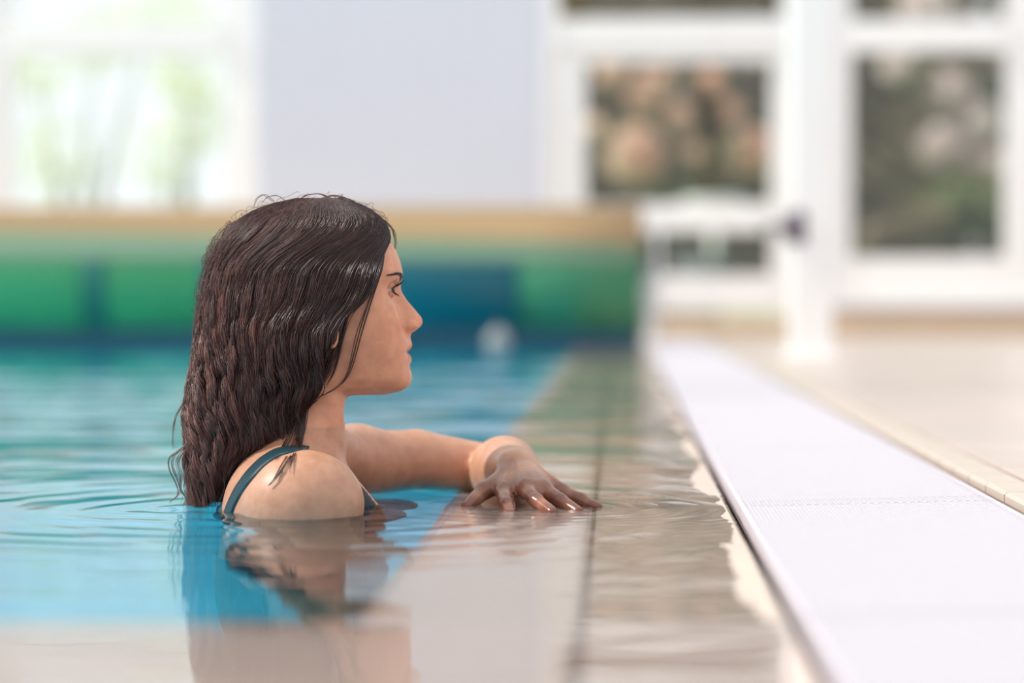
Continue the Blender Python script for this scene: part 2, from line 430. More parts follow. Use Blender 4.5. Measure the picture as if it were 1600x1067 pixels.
F = np.stack([I[:-1, :-1].ravel(), I[:-1, 1:].ravel(), I[1:, 1:].ravel(), I[1:, :-1].ravel()], 1)
w = link('pool_water', np_mesh('pool_water', V, F), M['water'], None, True)
tag(w, 'clear rippled pool water reaching over the tiled ledge', 'water', kind='stuff')
print('water', len(V))
# ------------------------------------------------------------------ rolled pool cover on its reel
def cover_mat(name, stops, rough=0.45):
    m = bpy.data.materials.new(name); m.use_nodes = True; nt = m.node_tree; b = nt.nodes['Principled BSDF']
    b.inputs['Roughness'].default_value = rough
    tc = nt.nodes.new('ShaderNodeTexCoord'); mp = nt.nodes.new('ShaderNodeMapping'); mp.inputs['Scale'].default_value = (1.1, 1.6, 1.6)
    n = nt.nodes.new('ShaderNodeTexNoise'); n.inputs['Scale'].default_value = 1.0; n.inputs['Detail'].default_value = 2
    r = nt.nodes.new('ShaderNodeValToRGB')
    r.color_ramp.elements[0].position = stops[0][0]; r.color_ramp.elements[0].color = stops[0][1]
    r.color_ramp.elements[1].position = stops[-1][0]; r.color_ramp.elements[1].color = stops[-1][1]
    for p, c in stops[1:-1]:
        e = r.color_ramp.elements.new(p); e.color = c
    nt.links.new(tc.outputs['Object'], mp.inputs['Vector']); nt.links.new(mp.outputs[0], n.inputs['Vector'])
    nt.links.new(n.outputs['Fac'], r.inputs['Fac']); nt.links.new(r.outputs['Color'], b.inputs['Base Color'])
    return m
M['cover_tan'] = mat('cover_tan_sheet', srgb(168, 138, 100), 0.6, 0.05, 1.2)
M['cover_grey'] = mat('cover_grey_green', srgb(112, 138, 112), 0.5, 0.08, 1.0)
M['cover_green'] = mat('cover_green', srgb(66, 156, 100), 0.4, 0.15, 1.2)
M['cover_teal'] = mat('cover_teal', srgb(0, 98, 112), 0.4, 0.10, 1.4)
M['cover_navy'] = mat('cover_navy', srgb(0, 66, 86), 0.4, 0.10, 1.4)
RY = 12.0
rc = P(965, 430, RY); RZ = 0.352; RR = 0.345
xr = P(1003, 430, RY).x; xl = LEFT_X - 0.25
reel = empty('pool_cover_reel', (xr, RY, 0.0))
tag(reel, 'blue and green pool cover rolled up on a long reel across the pool end', 'pool cover')
def arc_sheet(x0, x1, a0, a1, r, th=0.006, n=28, nx=2, a0b=None, a1b=None):
    """curved piece of sheet; angle 0 faces the camera, 90 is the top, degrees"""
    V = []; F = []
    a0b = a0 if a0b is None else a0b; a1b = a1 if a1b is None else a1b
    for s in range(nx + 1):
        t = s / nx; x = x0 + (x1 - x0) * t; A0 = a0 + (a0b - a0) * t; A1 = a1 + (a1b - a1) * t
        for q, rr in ((0, r), (1, r - th)):
            for k in range(n + 1):
                a = math.radians(A0 + (A1 - A0) * k / n)
                V.append((x - xr, -rr * math.cos(a), RZ + rr * math.sin(a)))
    m = 2 * (n + 1)
    for s in range(nx):
        for k in range(n):
            A = s * m + k
            F.append((A, A + 1, A + m + 1, A + m)); B = A + n + 1
            F.append((B + 1, B, B + m, B + m + 1))
        A = s * m; F.append((A, A + m, A + m + n + 1, A + n + 1)); A = s * m + n
        F.append((A + m, A, A + n + 1, A + m + n + 1))
    for s in (0, nx):
        for k in range(n):
            A = s * m + k; q = (A, A + n + 1, A + n + 2, A + 1); F.append(q if s == 0 else q[::-1])
    me = bpy.data.meshes.new('sheet'); me.from_pydata(V, [], F); me.update(); return me
core = MB().tube([(xl - xr, 0, RZ), (-0.01, 0, RZ)], RR - 0.010, 48)
tag(core.build('rolled_cover', M['cover_navy'], reel, True), kind='thing')
# coloured sheets curved over the roll, tan on top, green and teal below
link('tan_layer', arc_sheet(xl, xr, 52, 200, RR + 0.004, nx=12, a0b=26), M['cover_tan'], reel, True)
link('grey_layer', arc_sheet(xl, xr, 16, 120, RR - 0.002, nx=12, a0b=10), M['cover_grey'], reel, True)
xm0 = P(335, 430, RY).x; xm1 = P(815, 430, RY).x
link('green_sheet', arc_sheet(xl, xm0, -85, 40, RR - 0.006), M['cover_green'], reel, True)
link('green_sheet', arc_sheet(xm1, xr, -85, 40, RR - 0.006), mat('cover_deep_green', srgb(56, 124, 88), 0.4, 0.2, 1.5), reel, True)
link('teal_sheet', arc_sheet(xm0, xm1, -85, 40, RR - 0.007), M['cover_teal'], reel, True)
tag(link('strap', arc_sheet(P(151, 430, RY).x, P(188, 430, RY).x, -60, 14, RR + 0.006, 0.004), mat('dark_teal_strap', srgb(24, 104, 92), 0.6), reel, True), 'dark teal strap hanging down the roll')
ty = -(RR - 0.004) * math.cos(math.radians(52))
MB().box(xl - xr, ty - 0.008, -0.06, RIM_X - xr, ty, 0.10).build('cover_tail', M['cover_navy'], reel)
MB().box(RIM_X - xr, ty - 0.008, -0.004, -0.004, ty, 0.10).build('cover_tail', M['cover_navy'], reel)
# end frame on the ledge
ax = MB().tube([(-0.05, 0, RZ), (0.10, 0, RZ)], 0.03, 16)
ax.build('axle', M['steel'], reel, True)
wh = MB()
wh.tube([(0.075, 0.27 * math.cos(a), RZ + 0.27 * math.sin(a)) for a in [i * math.pi / 12 for i in range(25)]], 0.012, 8)
for k in range(3):
    a = k * math.pi / 3 + 0.5
    wh.tube([(0.075, -0.27 * math.cos(a), RZ - 0.27 * math.sin(a)), (0.075, 0.27 * math.cos(a), RZ + 0.27 * math.sin(a))], 0.008, 8)
wh.build('hand_wheel', M['white_metal'], reel, True)
for sy in (-1, 1):
    MB().tube([(0.035, 0, RZ), (0.035, 0.26 * sy, 0.03)], 0.022, 12).build('leg', M['white_metal'], reel, True)
MB().box(0.01, -0.34, 0.0135, 0.06, 0.34, 0.032).build('foot', M['white_metal'], reel, bevel=0.004)

# small grey float at the far end
fp = P(778, 553, 10.6); fb = MB()
fb.ball((0, 0, 0.045), (0.055, 0.055, 0.06), 20, 12).tube([(0, 0, 0.09), (0, 0, 0.125)], [0.014, 0.010], 12)
fo = fb.build('chlorine_float', M['float'], smooth=True); fo.location = (fp.x, 10.6, 0.0)
tag(fo, 'small grey float bobbing in front of the rolled cover', 'float')

# white column with a lever fitting
CY = 8.9
c0 = P(1236, 500, CY); c1 = P(1302, 500, CY); cw = c1.x - c0.x
post = empty('column', ((c0.x + c1.x) / 2, CY + cw / 2, 0.021)); tag(post, 'slim white column standing on the deck right of the grate', 'column')
MB().box(-cw / 2, -cw / 2, 0.0, cw / 2, cw / 2, 4.17).build('shaft', M['frame'], post, bevel=0.01)
MB().box(-cw / 2 - 0.02, -cw / 2 - 0.02, 0.0, cw / 2 + 0.02, cw / 2 + 0.02, 0.02).build('base_plate', M['white_metal'], post, bevel=0.004)
hz = P(1240, 355, CY).z - 0.021
hd = MB(); hx = -cw / 2 - 0.012
hd.tube([(hx, -0.02, hz - 0.04), (hx, -0.02, hz + 0.05)], 0.016, 12).tube([(hx + 0.02, -cw/2 + 0.0, hz), (hx - 0.02, -cw/2 - 0.03, hz), (hx - 0.10, -cw / 2 - 0.03, hz - 0.005)], 0.012, 10)
hd.box(-cw / 2 - 0.01, -cw / 2 - 0.012, hz - 0.06, -cw / 2 + 0.05, -cw / 2 + 0.0, hz + 0.06)
tag(hd.build('lever', M['dark_metal'], post, True), 'dark metal lever fitting on the column')

# glazed roof
rt = empty('ceiling', (0, 9, 4.2)); tag(rt, 'glazed roof of the pool hall', kind='structure')
for k in range(5):
    y = 9.0 + 1.2 * k
    MB().box(LEFT_X - 1.5, y - 9, 0, 4.7, y - 9 + 0.08, 0.14).build('rafter', M['frame'], rt)
MB().box(LEFT_X - 1.5, -3.6, 0.14, 4.7, 5.2, 0.15).build('roof_glass', M['glass'], rt)

# ------------------------------------------------------------------ garden behind the glass
tag(MB().box(-14, WALL_Y + 0.3, -0.25, 12, 40, -0.05).build('ground_lawn', M['lawn']), 'green lawn of the garden outside', kind='structure')
def foliage_mesh(name, blobs, n, size, seed):
    rng = np.random.default_rng(seed)
    B = np.array(blobs, dtype=float); wgt = B[:, 3] * B[:, 4] * B[:, 5]; wgt /= wgt.sum()
    idx = rng.choice(len(B), n, p=wgt); d = rng.normal(size=(n, 3)); d /= np.linalg.norm(d, axis=1)[:, None]
    rad = rng.random(n) ** 0.28
    c = B[idx, :3] + d * rad[:, None] * B[idx, 3:6]
    c[:, 2] = np.maximum(c[:, 2], 0.02)
    a = rng.normal(size=(n, 3)); a /= np.linalg.norm(a, axis=1)[:, None]
    q = np.cross(a, rng.normal(size=(n, 3))); q /= np.linalg.norm(q, axis=1)[:, None]
    s = size * (0.6 + 0.8 * rng.random(n))[:, None]
    V = np.stack([c - a * s, c + q * s * 0.45, c + a * s, c - q * s * 0.45], 1).reshape(-1, 3)
    F = np.arange(4 * n).reshape(n, 4)
    return np_mesh(name, V, F)
def shrub(name, px, row0, y, blobs, n, size, leafm, label, seed, cat='shrub', blossom=None, group=None, trunk=0.5):
    """blobs in metres round the shrub's foot: (dx, dy, z, rx, ry, rz)"""
    t = empty(name, (P(px, 460, y).x, y, -0.05)); tag(t, label, cat, group)
    f = link('foliage', foliage_mesh('foliage', blobs, n, size, seed), leafm, t); tag(f, kind='stuff')
    m = MB()
    for k, bl in enumerate(blobs[:4]):
        m.tube([(0.02 * k, 0, 0), (bl[0] * 0.4, bl[1] * 0.4, bl[2] * 0.5), (bl[0], bl[1], bl[2])], [0.04 * trunk * 2, 0.03 * trunk * 2, 0.01], 8)
    m.build('stem', M['pale_bark' if name == 'pale_tree' else 'bark'], t, True)
    if blossom:
        bm, bb, nb, bs = blossom
        g = link('blossom', foliage_mesh('blossom', bb, nb, bs, seed + 50), M[bm], t); tag(g, kind='stuff')
    return t
# metres per pixel at y=18 : 18/3778
def at(dxpx, row, y): return (dxpx * y / FPX, CAM_H + 0.05 + (460 - row) * y / FPX)
Yb = 19.0; s_ = Yb / FPX
# dark hedge behind the door and the right window
shrub('hedge', 1050, 0, 20.5, [(-0.9 + 0.5 * k, 0, 0.7 + 0.68 * j, 0.55, 0.4, 0.55) for k in range(6) for j in range(4)], 15000, 0.10, M['leaf_dark'], 'dark hedge behind the glazed door', 3, 'hedge')
shrub('hedge', 1480, 0, 21.8, [(-0.3 + 0.6 * k, 0, 0.7 + 0.68 * j, 0.5, 0.4, 0.55) for k in range(6) for j in range(4)], 12000, 0.10, M['leaf_dark'], 'dark hedge behind the right window', 4, 'hedge')
def blob(px, row, rpx, y, px0, ry=0.25, zscale=1.0):
    r = rpx * y / FPX; return ((px - px0) * y / FPX, -0.12 if r < 0.24 else 0.0, CAM_H + 0.05 + (460 - row) * y / FPX, r, ry, r * zscale)
y1 = 18.6
pb = [blob(1110, 130, 16, y1, 1050), blob(1140, 175, 14, y1, 1050), blob(930, 200, 12, y1, 1050), blob(1085, 240, 12, y1, 1050), blob(1040, 95, 14, y1, 1050), blob(995, 245, 44, y1, 1050), blob(1170, 240, 36, y1, 1050), blob(1015, 150, 34, y1, 1050), blob(1060, 185, 22, y1, 1050), blob(955, 110, 20, y1, 1050)]
shrub('flowering_shrub', 1050, 0, y1, [blob(1050, 330, 60, y1, 1050), blob(1000, 230, 50, y1, 1050), blob(1160, 240, 40, y1, 1050), blob(1020, 150, 36, y1, 1050)], 900, 0.05, M['leaf_mid'],
      'shrub with peach pink blossom behind the door glass', 6, 'shrub', ('blossom_peach', pb, 8000, 0.045))
y2 = 18.2
pw = [blob(1480, 150, 34, y2, 1480), blob(1520, 195, 34, y2, 1480), blob(1470, 235, 36, y2, 1480), blob(1500, 255, 22, y2, 1480), blob(1400, 110, 24, y2, 1480), blob(1545, 260, 22, y2, 1480), blob(1560, 90, 26, y2, 1480), blob(1440, 20, 40, y2, 1480)]
shrub('blossom_tree', 1480, 0, y2, [blob(1480, 240, 50, y2, 1480), blob(1500, 160, 50, y2, 1480), blob(1420, 120, 30, y2, 1480)], 500, 0.05, M['leaf_mid'],
      'small tree with pinkish white blossom behind the right window', 7, 'tree', ('blossom_white', pw, 6500, 0.042))
shrub('low_shrub', 1500, 0, 17.6, [blob(1500, 330, 60, 17.6, 1500, 0.3, 0.7), blob(1560, 340, 50, 17.6, 1500, 0.3, 0.7)], 2600, 0.045, M['leaf_mid'], 'bright green low shrub behind the right window', 8)
shrub('low_shrub', 1400, 0, 16.9, [blob(1400, 380, 60, 17.3, 1400, 0.3, 0.6), blob(1450, 345, 30, 17.3, 1400, 0.3, 0.6)], 2200, 0.045, M['leaf_dark'], 'dull green low shrub at the foot of the right window', 9)
# pale sunlit trees behind the left window
yl = 17.5
shrub('pale_tree', 120, 0, yl, [blob(90, 250, 70, yl, 120), blob(60, 110, 50, yl, 120), blob(150, 60, 60, yl, 120), blob(240, 20, 60, yl, 120)], 480, 0.05, M['leaf_pale'], 'pale sunlit tree behind the left half of the left window', 10, 'tree')
shrub('pale_tree', 280, 0, yl + 1, [blob(290, 120, 55, yl + 1, 280), blob(250, 240, 60, yl + 1, 280), blob(310, 190, 50, yl + 1, 280), blob(300, 10, 50, yl, 280)], 520, 0.05, M['leaf_pale'], 'pale grey green tree behind the right half of the left window', 12, 'tree')
# white round garden table outside the door
gt = empty('garden_table', (P(1115, 400, 17.0).x, 17.0, -0.05)); tag(gt, 'white garden table standing outside the glazed door', 'table')
MB().tube([(0, 0, 0.92), (0, 0, 0.98)], 0.22, 24).build('table_top', M['white_metal'], gt, True, bevel=0.01)
MB().tube([(0, 0, 0.02), (0, 0, 0.92)], 0.03, 12).build('leg', M['white_metal'], gt, True)
MB().tube([(0, 0, 0.0), (0, 0, 0.03)], 0.2, 24).build('foot', M['dark_metal'], gt, True)
pt = empty('planter', (P(1098, 410, 16.2).x, 16.2, -0.05)); tag(pt, 'dark grey planter outside the lower door pane', 'planter')
MB().tube([(0, 0, 0.0), (0, 0, 0.30), (0, 0, 0.56)], [0.12, 0.15, 0.17], 20).build('pot', mat('slate', srgb(104, 112, 112), 0.6, 0.1, 10), pt, True)
#@@PERSON@@
# ------------------------------------------------------------------ the swimmer: one continuous body from a smooth field
YH = 2.97                                   # depth of the head
HC = P(503, 460, YH); SCL = 1272.0
HEAD_YAW = math.radians(11.0)
ch, sh = math.cos(HEAD_YAW), math.sin(HEAD_YAW)
def lx(px): return (px - 503.0) / SCL
def lz(row): return (460.0 - row) / SCL
def curve(rows, vals):
    z = -(np.array(rows, float) - 460) / SCL; o = np.argsort(z)
    zz = z[o]; vv = np.array(vals, float)[o]
    # smooth monotone-ish interpolation on a fine table
    g = np.linspace(zz[0], zz[-1], 1200); t = np.interp(g, zz, vv)
    k = np.exp(-0.5 * (np.arange(-9, 10) / 3.2) ** 2); k /= k.sum()
    t = np.convolve(np.pad(t, 9, mode='edge'), k, 'valid')
    return lambda q: np.interp(q, g, t)
prof = curve([360,378,393,410,424,436,444,451,458,466,475,483,490,496,502,508,512,517,520,523,528,533,538,542,546,550,553,556,561,566,571,577,585,592,598,604,609,613,616,618],
  [lx(v) for v in (590,604,615,623,627.5,628,626.5,627,630,635,642,649,655,660,662,661,657,651,645.5,643,642.5,643.5,645,645,642.5,637.5,639,642,644.5,643.5,640.5,641.5,644,645,643.5,640,634,625,612,596)])
base = curve([360,378,410,424,436,451,470,490,510,530,550,570,590,598,604,609,613,616,618],
  [lx(v) for v in (590,604,622,624,620,615,616,621,628,633,636,637,639,638,635,629,620,607,590)])
sig = curve([400,424,440,451,470,490,505,515,523,535,550,565,585,600,616],
  [.022,.022,.014,.009,.009,.011,.0115,.011,.009,.015,.018,.017,.015,.016,.018])
wid = curve([380,400,440,480,520,550,575,592,604,610,614,617,618.5],
  [.050,.060,.065,.0665,.062,.056,.049,.043,.036,.030,.022,.012,.004])
XC = lx(556)

def head_field(p):
    q = p - np.array([HC.x, YH, CAM_H])
    X = q[:, 0] * ch + q[:, 1] * sh; Yl = -q[:, 0] * sh + q[:, 1] * ch; Zl = q[:, 2]
    # cranium
    e = np.sqrt(((X - lx(500)) / .0905) ** 2 + (Yl / .0665) ** 2 + ((Zl - lz(412)) / .0735) ** 2)
    dcr = (e - 1) * .0725
    # face
    aY = np.abs(Yl); b = base(Zl); pr = prof(Zl); s = sig(Zl)
    D = (pr - b) * np.exp(-(aY / s) ** 2.2)
    D = D - .0060 * np.exp(-((aY - .030) / .0150) ** 2 - ((Zl - lz(453)) / .0100) ** 2)
    D = D + .0030 * np.exp(-((aY - .028) / .018) ** 2 - ((Zl - lz(431)) / .0065) ** 2)
    D = D + .0045 * np.exp(-((aY - .043) / .017) ** 2 - ((Zl - lz(494)) / .016) ** 2)
    D = D + .0030 * np.exp(-((aY - .030) / .014) ** 2 - ((Zl - lz(535)) / .018) ** 2)
    D = D - .0022 * np.exp(-((aY - .0215) / .004) ** 2 - ((Zl - lz(549)) / .0035) ** 2)
    Xw = X - D
    a = np.where(Xw > XC, np.maximum(b - XC, .004), np.interp(Zl, [lz(618), lz(604), lz(585), lz(560), lz(500), lz(400)], [.010, .034, .046, .050, .050, .060]))
    w = wid(Zl)
    n = 2.35
    r = ((np.abs(Xw - XC) / a) ** n + (aY / w) ** n) ** (1 / n)
    dfa = (r - 1) * np.minimum(w, .05) * .9
    dfa = np.maximum(dfa, (Zl - lz(372)) * .7); dfa = np.maximum(dfa, -(Zl - lz(618.4)))
    d = smin(dcr, dfa, .018)
    # nose wings and nostrils
    for sg in (-1, 1):
        e = ell(X, Yl, Zl, (lx(642), sg * .0115, lz(509)), (.0098, .0062, .0068)); d = smin(d, e, .004)
        e = ell(X, Yl, Zl, (lx(647), sg * .0110, lz(515.5)), (.0058, .0042, .0030)); d = smax(d, -e, .0010)
        # ear
        ax = X - lx(505); az = Zl - lz(512)
        xr_ = ax * .97 + az * .22; zr_ = -ax * .22 + az * .97
        e = ell(xr_, Yl, zr_, (0, sg * .0705, 0), (.0130, .0060, .0255))
        c = ell(xr_, Yl, zr_, (.002, sg * .0780, .004), (.0075, .0060, .0155))
        e = smax(e, -c, .003); d = smin(d, e, .003)
    # mouth seam
    e = ell(X, Yl, Zl, (lx(640), 0, lz(551)), (.0085, .0220, .0011)); d = smax(d, -e, .0012)
    return d
def smin(a, b, k):
    h = np.maximum(k - np.abs(a - b), 0) / k
    return np.minimum(a, b) - h * h * k * .25
def smax(a, b, k): return -smin(-a, -b, k)
def ell(X, Y, Z, c, r):
    dx, dy, dz = X - c[0], Y - c[1], Z - c[2]
    k0 = np.sqrt((dx / r[0]) ** 2 + (dy / r[1]) ** 2 + (dz / r[2]) ** 2)
    k1 = np.sqrt((dx / r[0] ** 2) ** 2 + (dy / r[1] ** 2) ** 2 + (dz / r[2] ** 2) ** 2)
    return k0 * (k0 - 1) / np.maximum(k1, 1e-6)
def cone(p, A, B, ra, rb, flat=None):
    A = np.array(A); B = np.array(B); ab = B - A; pa = p - A
    t = np.clip((pa @ ab) / (ab @ ab), 0, 1)
    v = pa - t[:, None] * ab
    if flat is not None:                     # (axis, scale): squash across one axis
        ax, sc = flat; ax = np.array(ax) / np.linalg.norm(ax); c = v @ ax; v = v + np.outer(c * (sc - 1), ax)
    return np.linalg.norm(v, axis=1) - (ra + (rb - ra) * t)
def A3(px, row, y): return np.array(P(px, row, y))

JN = {}
JN['neck_top'] = A3(478, 560, 2.975); JN['neck_bot'] = A3(468, 715, 2.985)
JN['sh_n'] = A3(474, 788, 2.835); JN['sh_f'] = A3(556, 722, 3.150)
JN['elb_f'] = A3(778, 737, 3.225); JN['wri_f'] = A3(806, 733, 3.035)
JN['elb_n'] = JN['sh_n'] + np.array([.03, -.02, -.27]); JN['wri_n'] = JN['elb_n'] + np.array([.17, .02, -.14])
HW = JN['wri_f']
Kn = [A3(788, 768, 2.965), A3(820, 763, 2.955), A3(850, 765, 2.965), A3(876, 769, 2.985)]
Pj = [A3(792, 788, 2.925), A3(838, 782, 2.920), A3(875, 782, 2.940), A3(906, 781, 2.970)]
Tp = [A3(799, 803, 2.900), A3(862, 800, 2.890), A3(903, 799, 2.915), A3(934, 793, 2.955)]
THM = [A3(790, 750, 3.010), A3(757, 766, 2.985), A3(730, 792, 2.955)]

def fld(name, fn, c, R): return (name, fn, np.array(c, float), R)
def body_field(p):
    d = head_field(p)
    neck = cone(p, JN['neck_top'], JN['neck_bot'], .0500, .0490)
    d = smin(d, neck, .014)
    # windpipe side of the neck and the sternomastoid ridge
    d = smin(d, cone(p, A3(512, 590, 2.945), A3(522, 705, 2.955), .010, .011), .03)
    # trapezius slopes
    tz = cone(p, A3(462, 690, 2.975), A3(452, 745, 2.895), .030, .034)
    d = smin(d, tz, .05)
    tz = cone(p, A3(470, 690, 2.995), A3(545, 718, 3.120), .034, .036)
    d = smin(d, tz, .03)
    # torso
    x, y, z = p[:, 0], p[:, 1], p[:, 2]
    t1 = ell(x, y, z, (A3(456, 900, 2.985)), (.092, .150, .135))
    t2 = ell(x, y, z, (JN['neck_bot'] + np.array([.025, .02, -.30])), (.078, .118, .20))
    t3 = ell(x, y, z, (JN['neck_bot'] + np.array([.010, .02, -.56])), (.105, .155, .13))
    t = smin(smin(t1, t2, .06), t3, .06)
    for k, sg in enumerate((-1, 1)):
        bx = ell(x, y, z, (JN['neck_bot'] + np.array([.093, .03 + sg * .066, -.165])), (.045, .055, .055)); t = smin(t, bx, .03)
    d = smin(d, t, .05)
    # near shoulder and arm
    d = smin(d, ell(x, y, z, JN['sh_n'], (.072, .060, .064)), .035)
    d = smin(d, cone(p, JN['sh_n'], JN['elb_n'], .050, .038), .02)
    d = smin(d, cone(p, JN['elb_n'], JN['wri_n'], .038, .024), .015)
    # collar bone ridge of the near side, running to the chest
    d = smin(d, ell(x, y, z, A3(421, 800, 2.915), (.056, .075, .072)), .03)
    d = smin(d, cone(p, A3(508, 748, 2.93), A3(563, 818, 2.955), .030, .032), .02)
    # far shoulder and arm
    d = smin(d, ell(x, y, z, JN['sh_f'], (.050, .052, .050)), .025)
    d = smin(d, cone(p, JN['sh_f'] + np.array([.01, .0, -.002]), A3(650, 718, 3.19), .0450, .0385), .012)
    d = smin(d, cone(p, A3(650, 718, 3.19), JN['elb_f'], .0385, .0345), .008)
    fa = cone(p, JN['elb_f'], JN['elb_f'] * .62 + HW * .38, .0380, .0440)
    fa = smin(fa, cone(p, JN['elb_f'] * .62 + HW * .38, HW, .0440, .0245), .008)
    d = smin(d, fa, .006)
    # hand
    if True:
        pal = cone(p, HW, (Kn[1] + Kn[2]) / 2, .0235, .0130)
        for k in range(4):
            pal = smin(pal, cone(p, HW + (Kn[k] - Kn[1]) * .25, Kn[k], .0150, .0105), .010)
        # tendons on the back of the hand
        for k in range(4):
            pal = smin(pal, cone(p, HW + np.array([0, 0, .020]) + (Kn[k] - Kn[1]) * .2, Kn[k] + np.array([0, -.001, .0080]), .0022, .0034), .004)
        hand = smin(pal, cone(p, THM[0], THM[1], .0150, .0105), .012)
        hd = hand
        for k in range(4):
            f = cone(p, Kn[k], Pj[k], .0102, .0088)
            f = np.minimum(f, cone(p, Pj[k], Tp[k], .0088, .0068)); f = smin(f, np.linalg.norm(p - Pj[k], axis=1) - .0095, .003)
            hd = np.minimum(hd, smin(hand, f, .006))
        f = cone(p, THM[1], THM[2], .0105, .0080); hd = np.minimum(hd, smin(hand, f, .006))
        d = smin(d, hd, .010)
    return d
def legs_field(p):
    x, y, z = p[:, 0], p[:, 1], p[:, 2]
    d = body_field(p)
    hip = JN['neck_bot'] + np.array([.01, .02, -.62])
    for sg in (-1, 1):
        h = hip + np.array([0, sg * .085, 0]); k = h + np.array([.05, 0, -.30]); a = k + np.array([-.02, 0, -.33])
        k[2] = -.86; a[2] = -1.27
        d = smin(d, cone(p, h, k, .075, .050), .04); d = smin(d, cone(p, k, a, .050, .034), .015)
        d = smin(d, cone(p, a + np.array([-.02, 0, -.03]), a + np.array([.15, sg * .01, -.050]), .032, .022), .02)
    # the near hand below the water
    w = JN['wri_n']
    d = smin(d, cone(p, w, w + np.array([.085, .01, -.02]), .024, .020, ((0, 0, 1), 1.7)), .012)
    for k in range(4):
        f0 = w + np.array([.085, -.025 + .019 * k, -.022]); f1 = f0 + np.array([.070 - abs(k - 1.3) * .008, (k - 1.5) * .005, -.02])
        d = smin(d, cone(p, f0, f1, .0095, .007), .004)
    d = smin(d, cone(p, w + np.array([.03, .02, 0]), w + np.array([.09, .055, -.01]), .013, .009), .008)
    return d

def surface_nets(field, lo, hi, h, B=24, reach=None):
    lo = np.array(lo, float); hi = np.array(hi, float)
    nb = np.ceil((hi - lo) / (h * B)).astype(int)
    g = np.stack(np.meshgrid(*[np.arange(n) for n in nb], indexing='ij'), -1).reshape(-1, 3)
    cen = lo + (g + .5) * B * h
    dc = field(cen)
    act = g[np.abs(dc) < (reach or B * h * 1.35)]
    ax = np.arange(B + 2)
    L = np.stack(np.meshgrid(ax, ax, ax, indexing='ij'), -1).reshape(-1, 3)
    keys = []; pos = []; quads = []
    N = (nb * B + 4).astype(np.int64)
    def key(c): return (c[:, 0].astype(np.int64) * N[1] + c[:, 1]) * N[2] + c[:, 2]
    for b in act:
        o = b * B
        D = field(lo + (L + o) * h).reshape(B + 2, B + 2, B + 2)
        s = D < 0
        if s.all() or not s.any(): continue
        C = [D[i:B + 1 + i, j:B + 1 + j, k:B + 1 + k] for i in (0, 1) for j in (0, 1) for k in (0, 1)]
        off = [(i, j, k) for i in (0, 1) for j in (0, 1) for k in (0, 1)]
        cnt = sum((c < 0).astype(int) for c in C)
        m = (cnt > 0) & (cnt < 8)
        ci = np.argwhere(m); CV = [c[m] for c in C]
        acc = np.zeros((len(ci), 3)); num = np.zeros(len(ci))
        for a in range(8):
            for c in range(a + 1, 8):
                da = np.array(off[a]); dcx = np.array(off[c])
                if np.abs(da - dcx).sum() != 1: continue
                va, vb = CV[a], CV[c]; cr = (va < 0) != (vb < 0)
                t = np.where(cr, va / np.where(cr, va - vb, 1), 0)
                acc += np.where(cr[:, None], da + (dcx - da) * t[:, None], 0); num += cr
        pos.append(lo + (ci + o + acc / num[:, None]) * h); keys.append(key(ci + o))
        # one quad for every crossed grid edge owned by this block
        for axn in range(3):
            e1 = [0, 0, 0]; e1[axn] = 1
            u = [(1, 2), (2, 0), (0, 1)][axn]
            rng_ = slice(1, B + 1)
            sl0 = D[1:B + 1, 1:B + 1, 1:B + 1]
            sl1 = D[1 + e1[0]:B + 1 + e1[0], 1 + e1[1]:B + 1 + e1[1], 1 + e1[2]:B + 1 + e1[2]]
            up = (sl0 < 0) & (sl1 >= 0); dn = (sl0 >= 0) & (sl1 < 0)
            for mm, flip in ((up, False), (dn, True)):
                c0 = np.argwhere(mm) + 1 + o
                if not len(c0): continue
                U = np.zeros(3, int); U[u[0]] = 1; W_ = np.zeros(3, int); W_[u[1]] = 1
                q = [key(c0 - U - W_), key(c0 - W_), key(c0), key(c0 - U)]
                if flip: q = q[::-1]
                quads.append(np.stack(q, 1))
    keys = np.concatenate(keys); pos = np.concatenate(pos); quads = np.concatenate(quads)
    uk, ui = np.unique(keys, return_index=True); V = pos[ui]
    qi = np.searchsorted(uk, quads); qi = np.clip(qi, 0, len(uk) - 1)
    ok = (uk[qi] == quads).all(1)
    return V, qi[ok]

import time as _t
_t0 = _t.time()
hv, hf = surface_nets(body_field, (-.56, 2.74, -.035), (.02, 3.29, .40), .0021, reach=.075)
lv, lf = surface_nets(legs_field, (-.56, 2.68, -1.345), (-.02, 3.33, -.030), .006, reach=.20)
print('body', len(hv), len(lv), round(_t.time() - _t0, 1), 's')

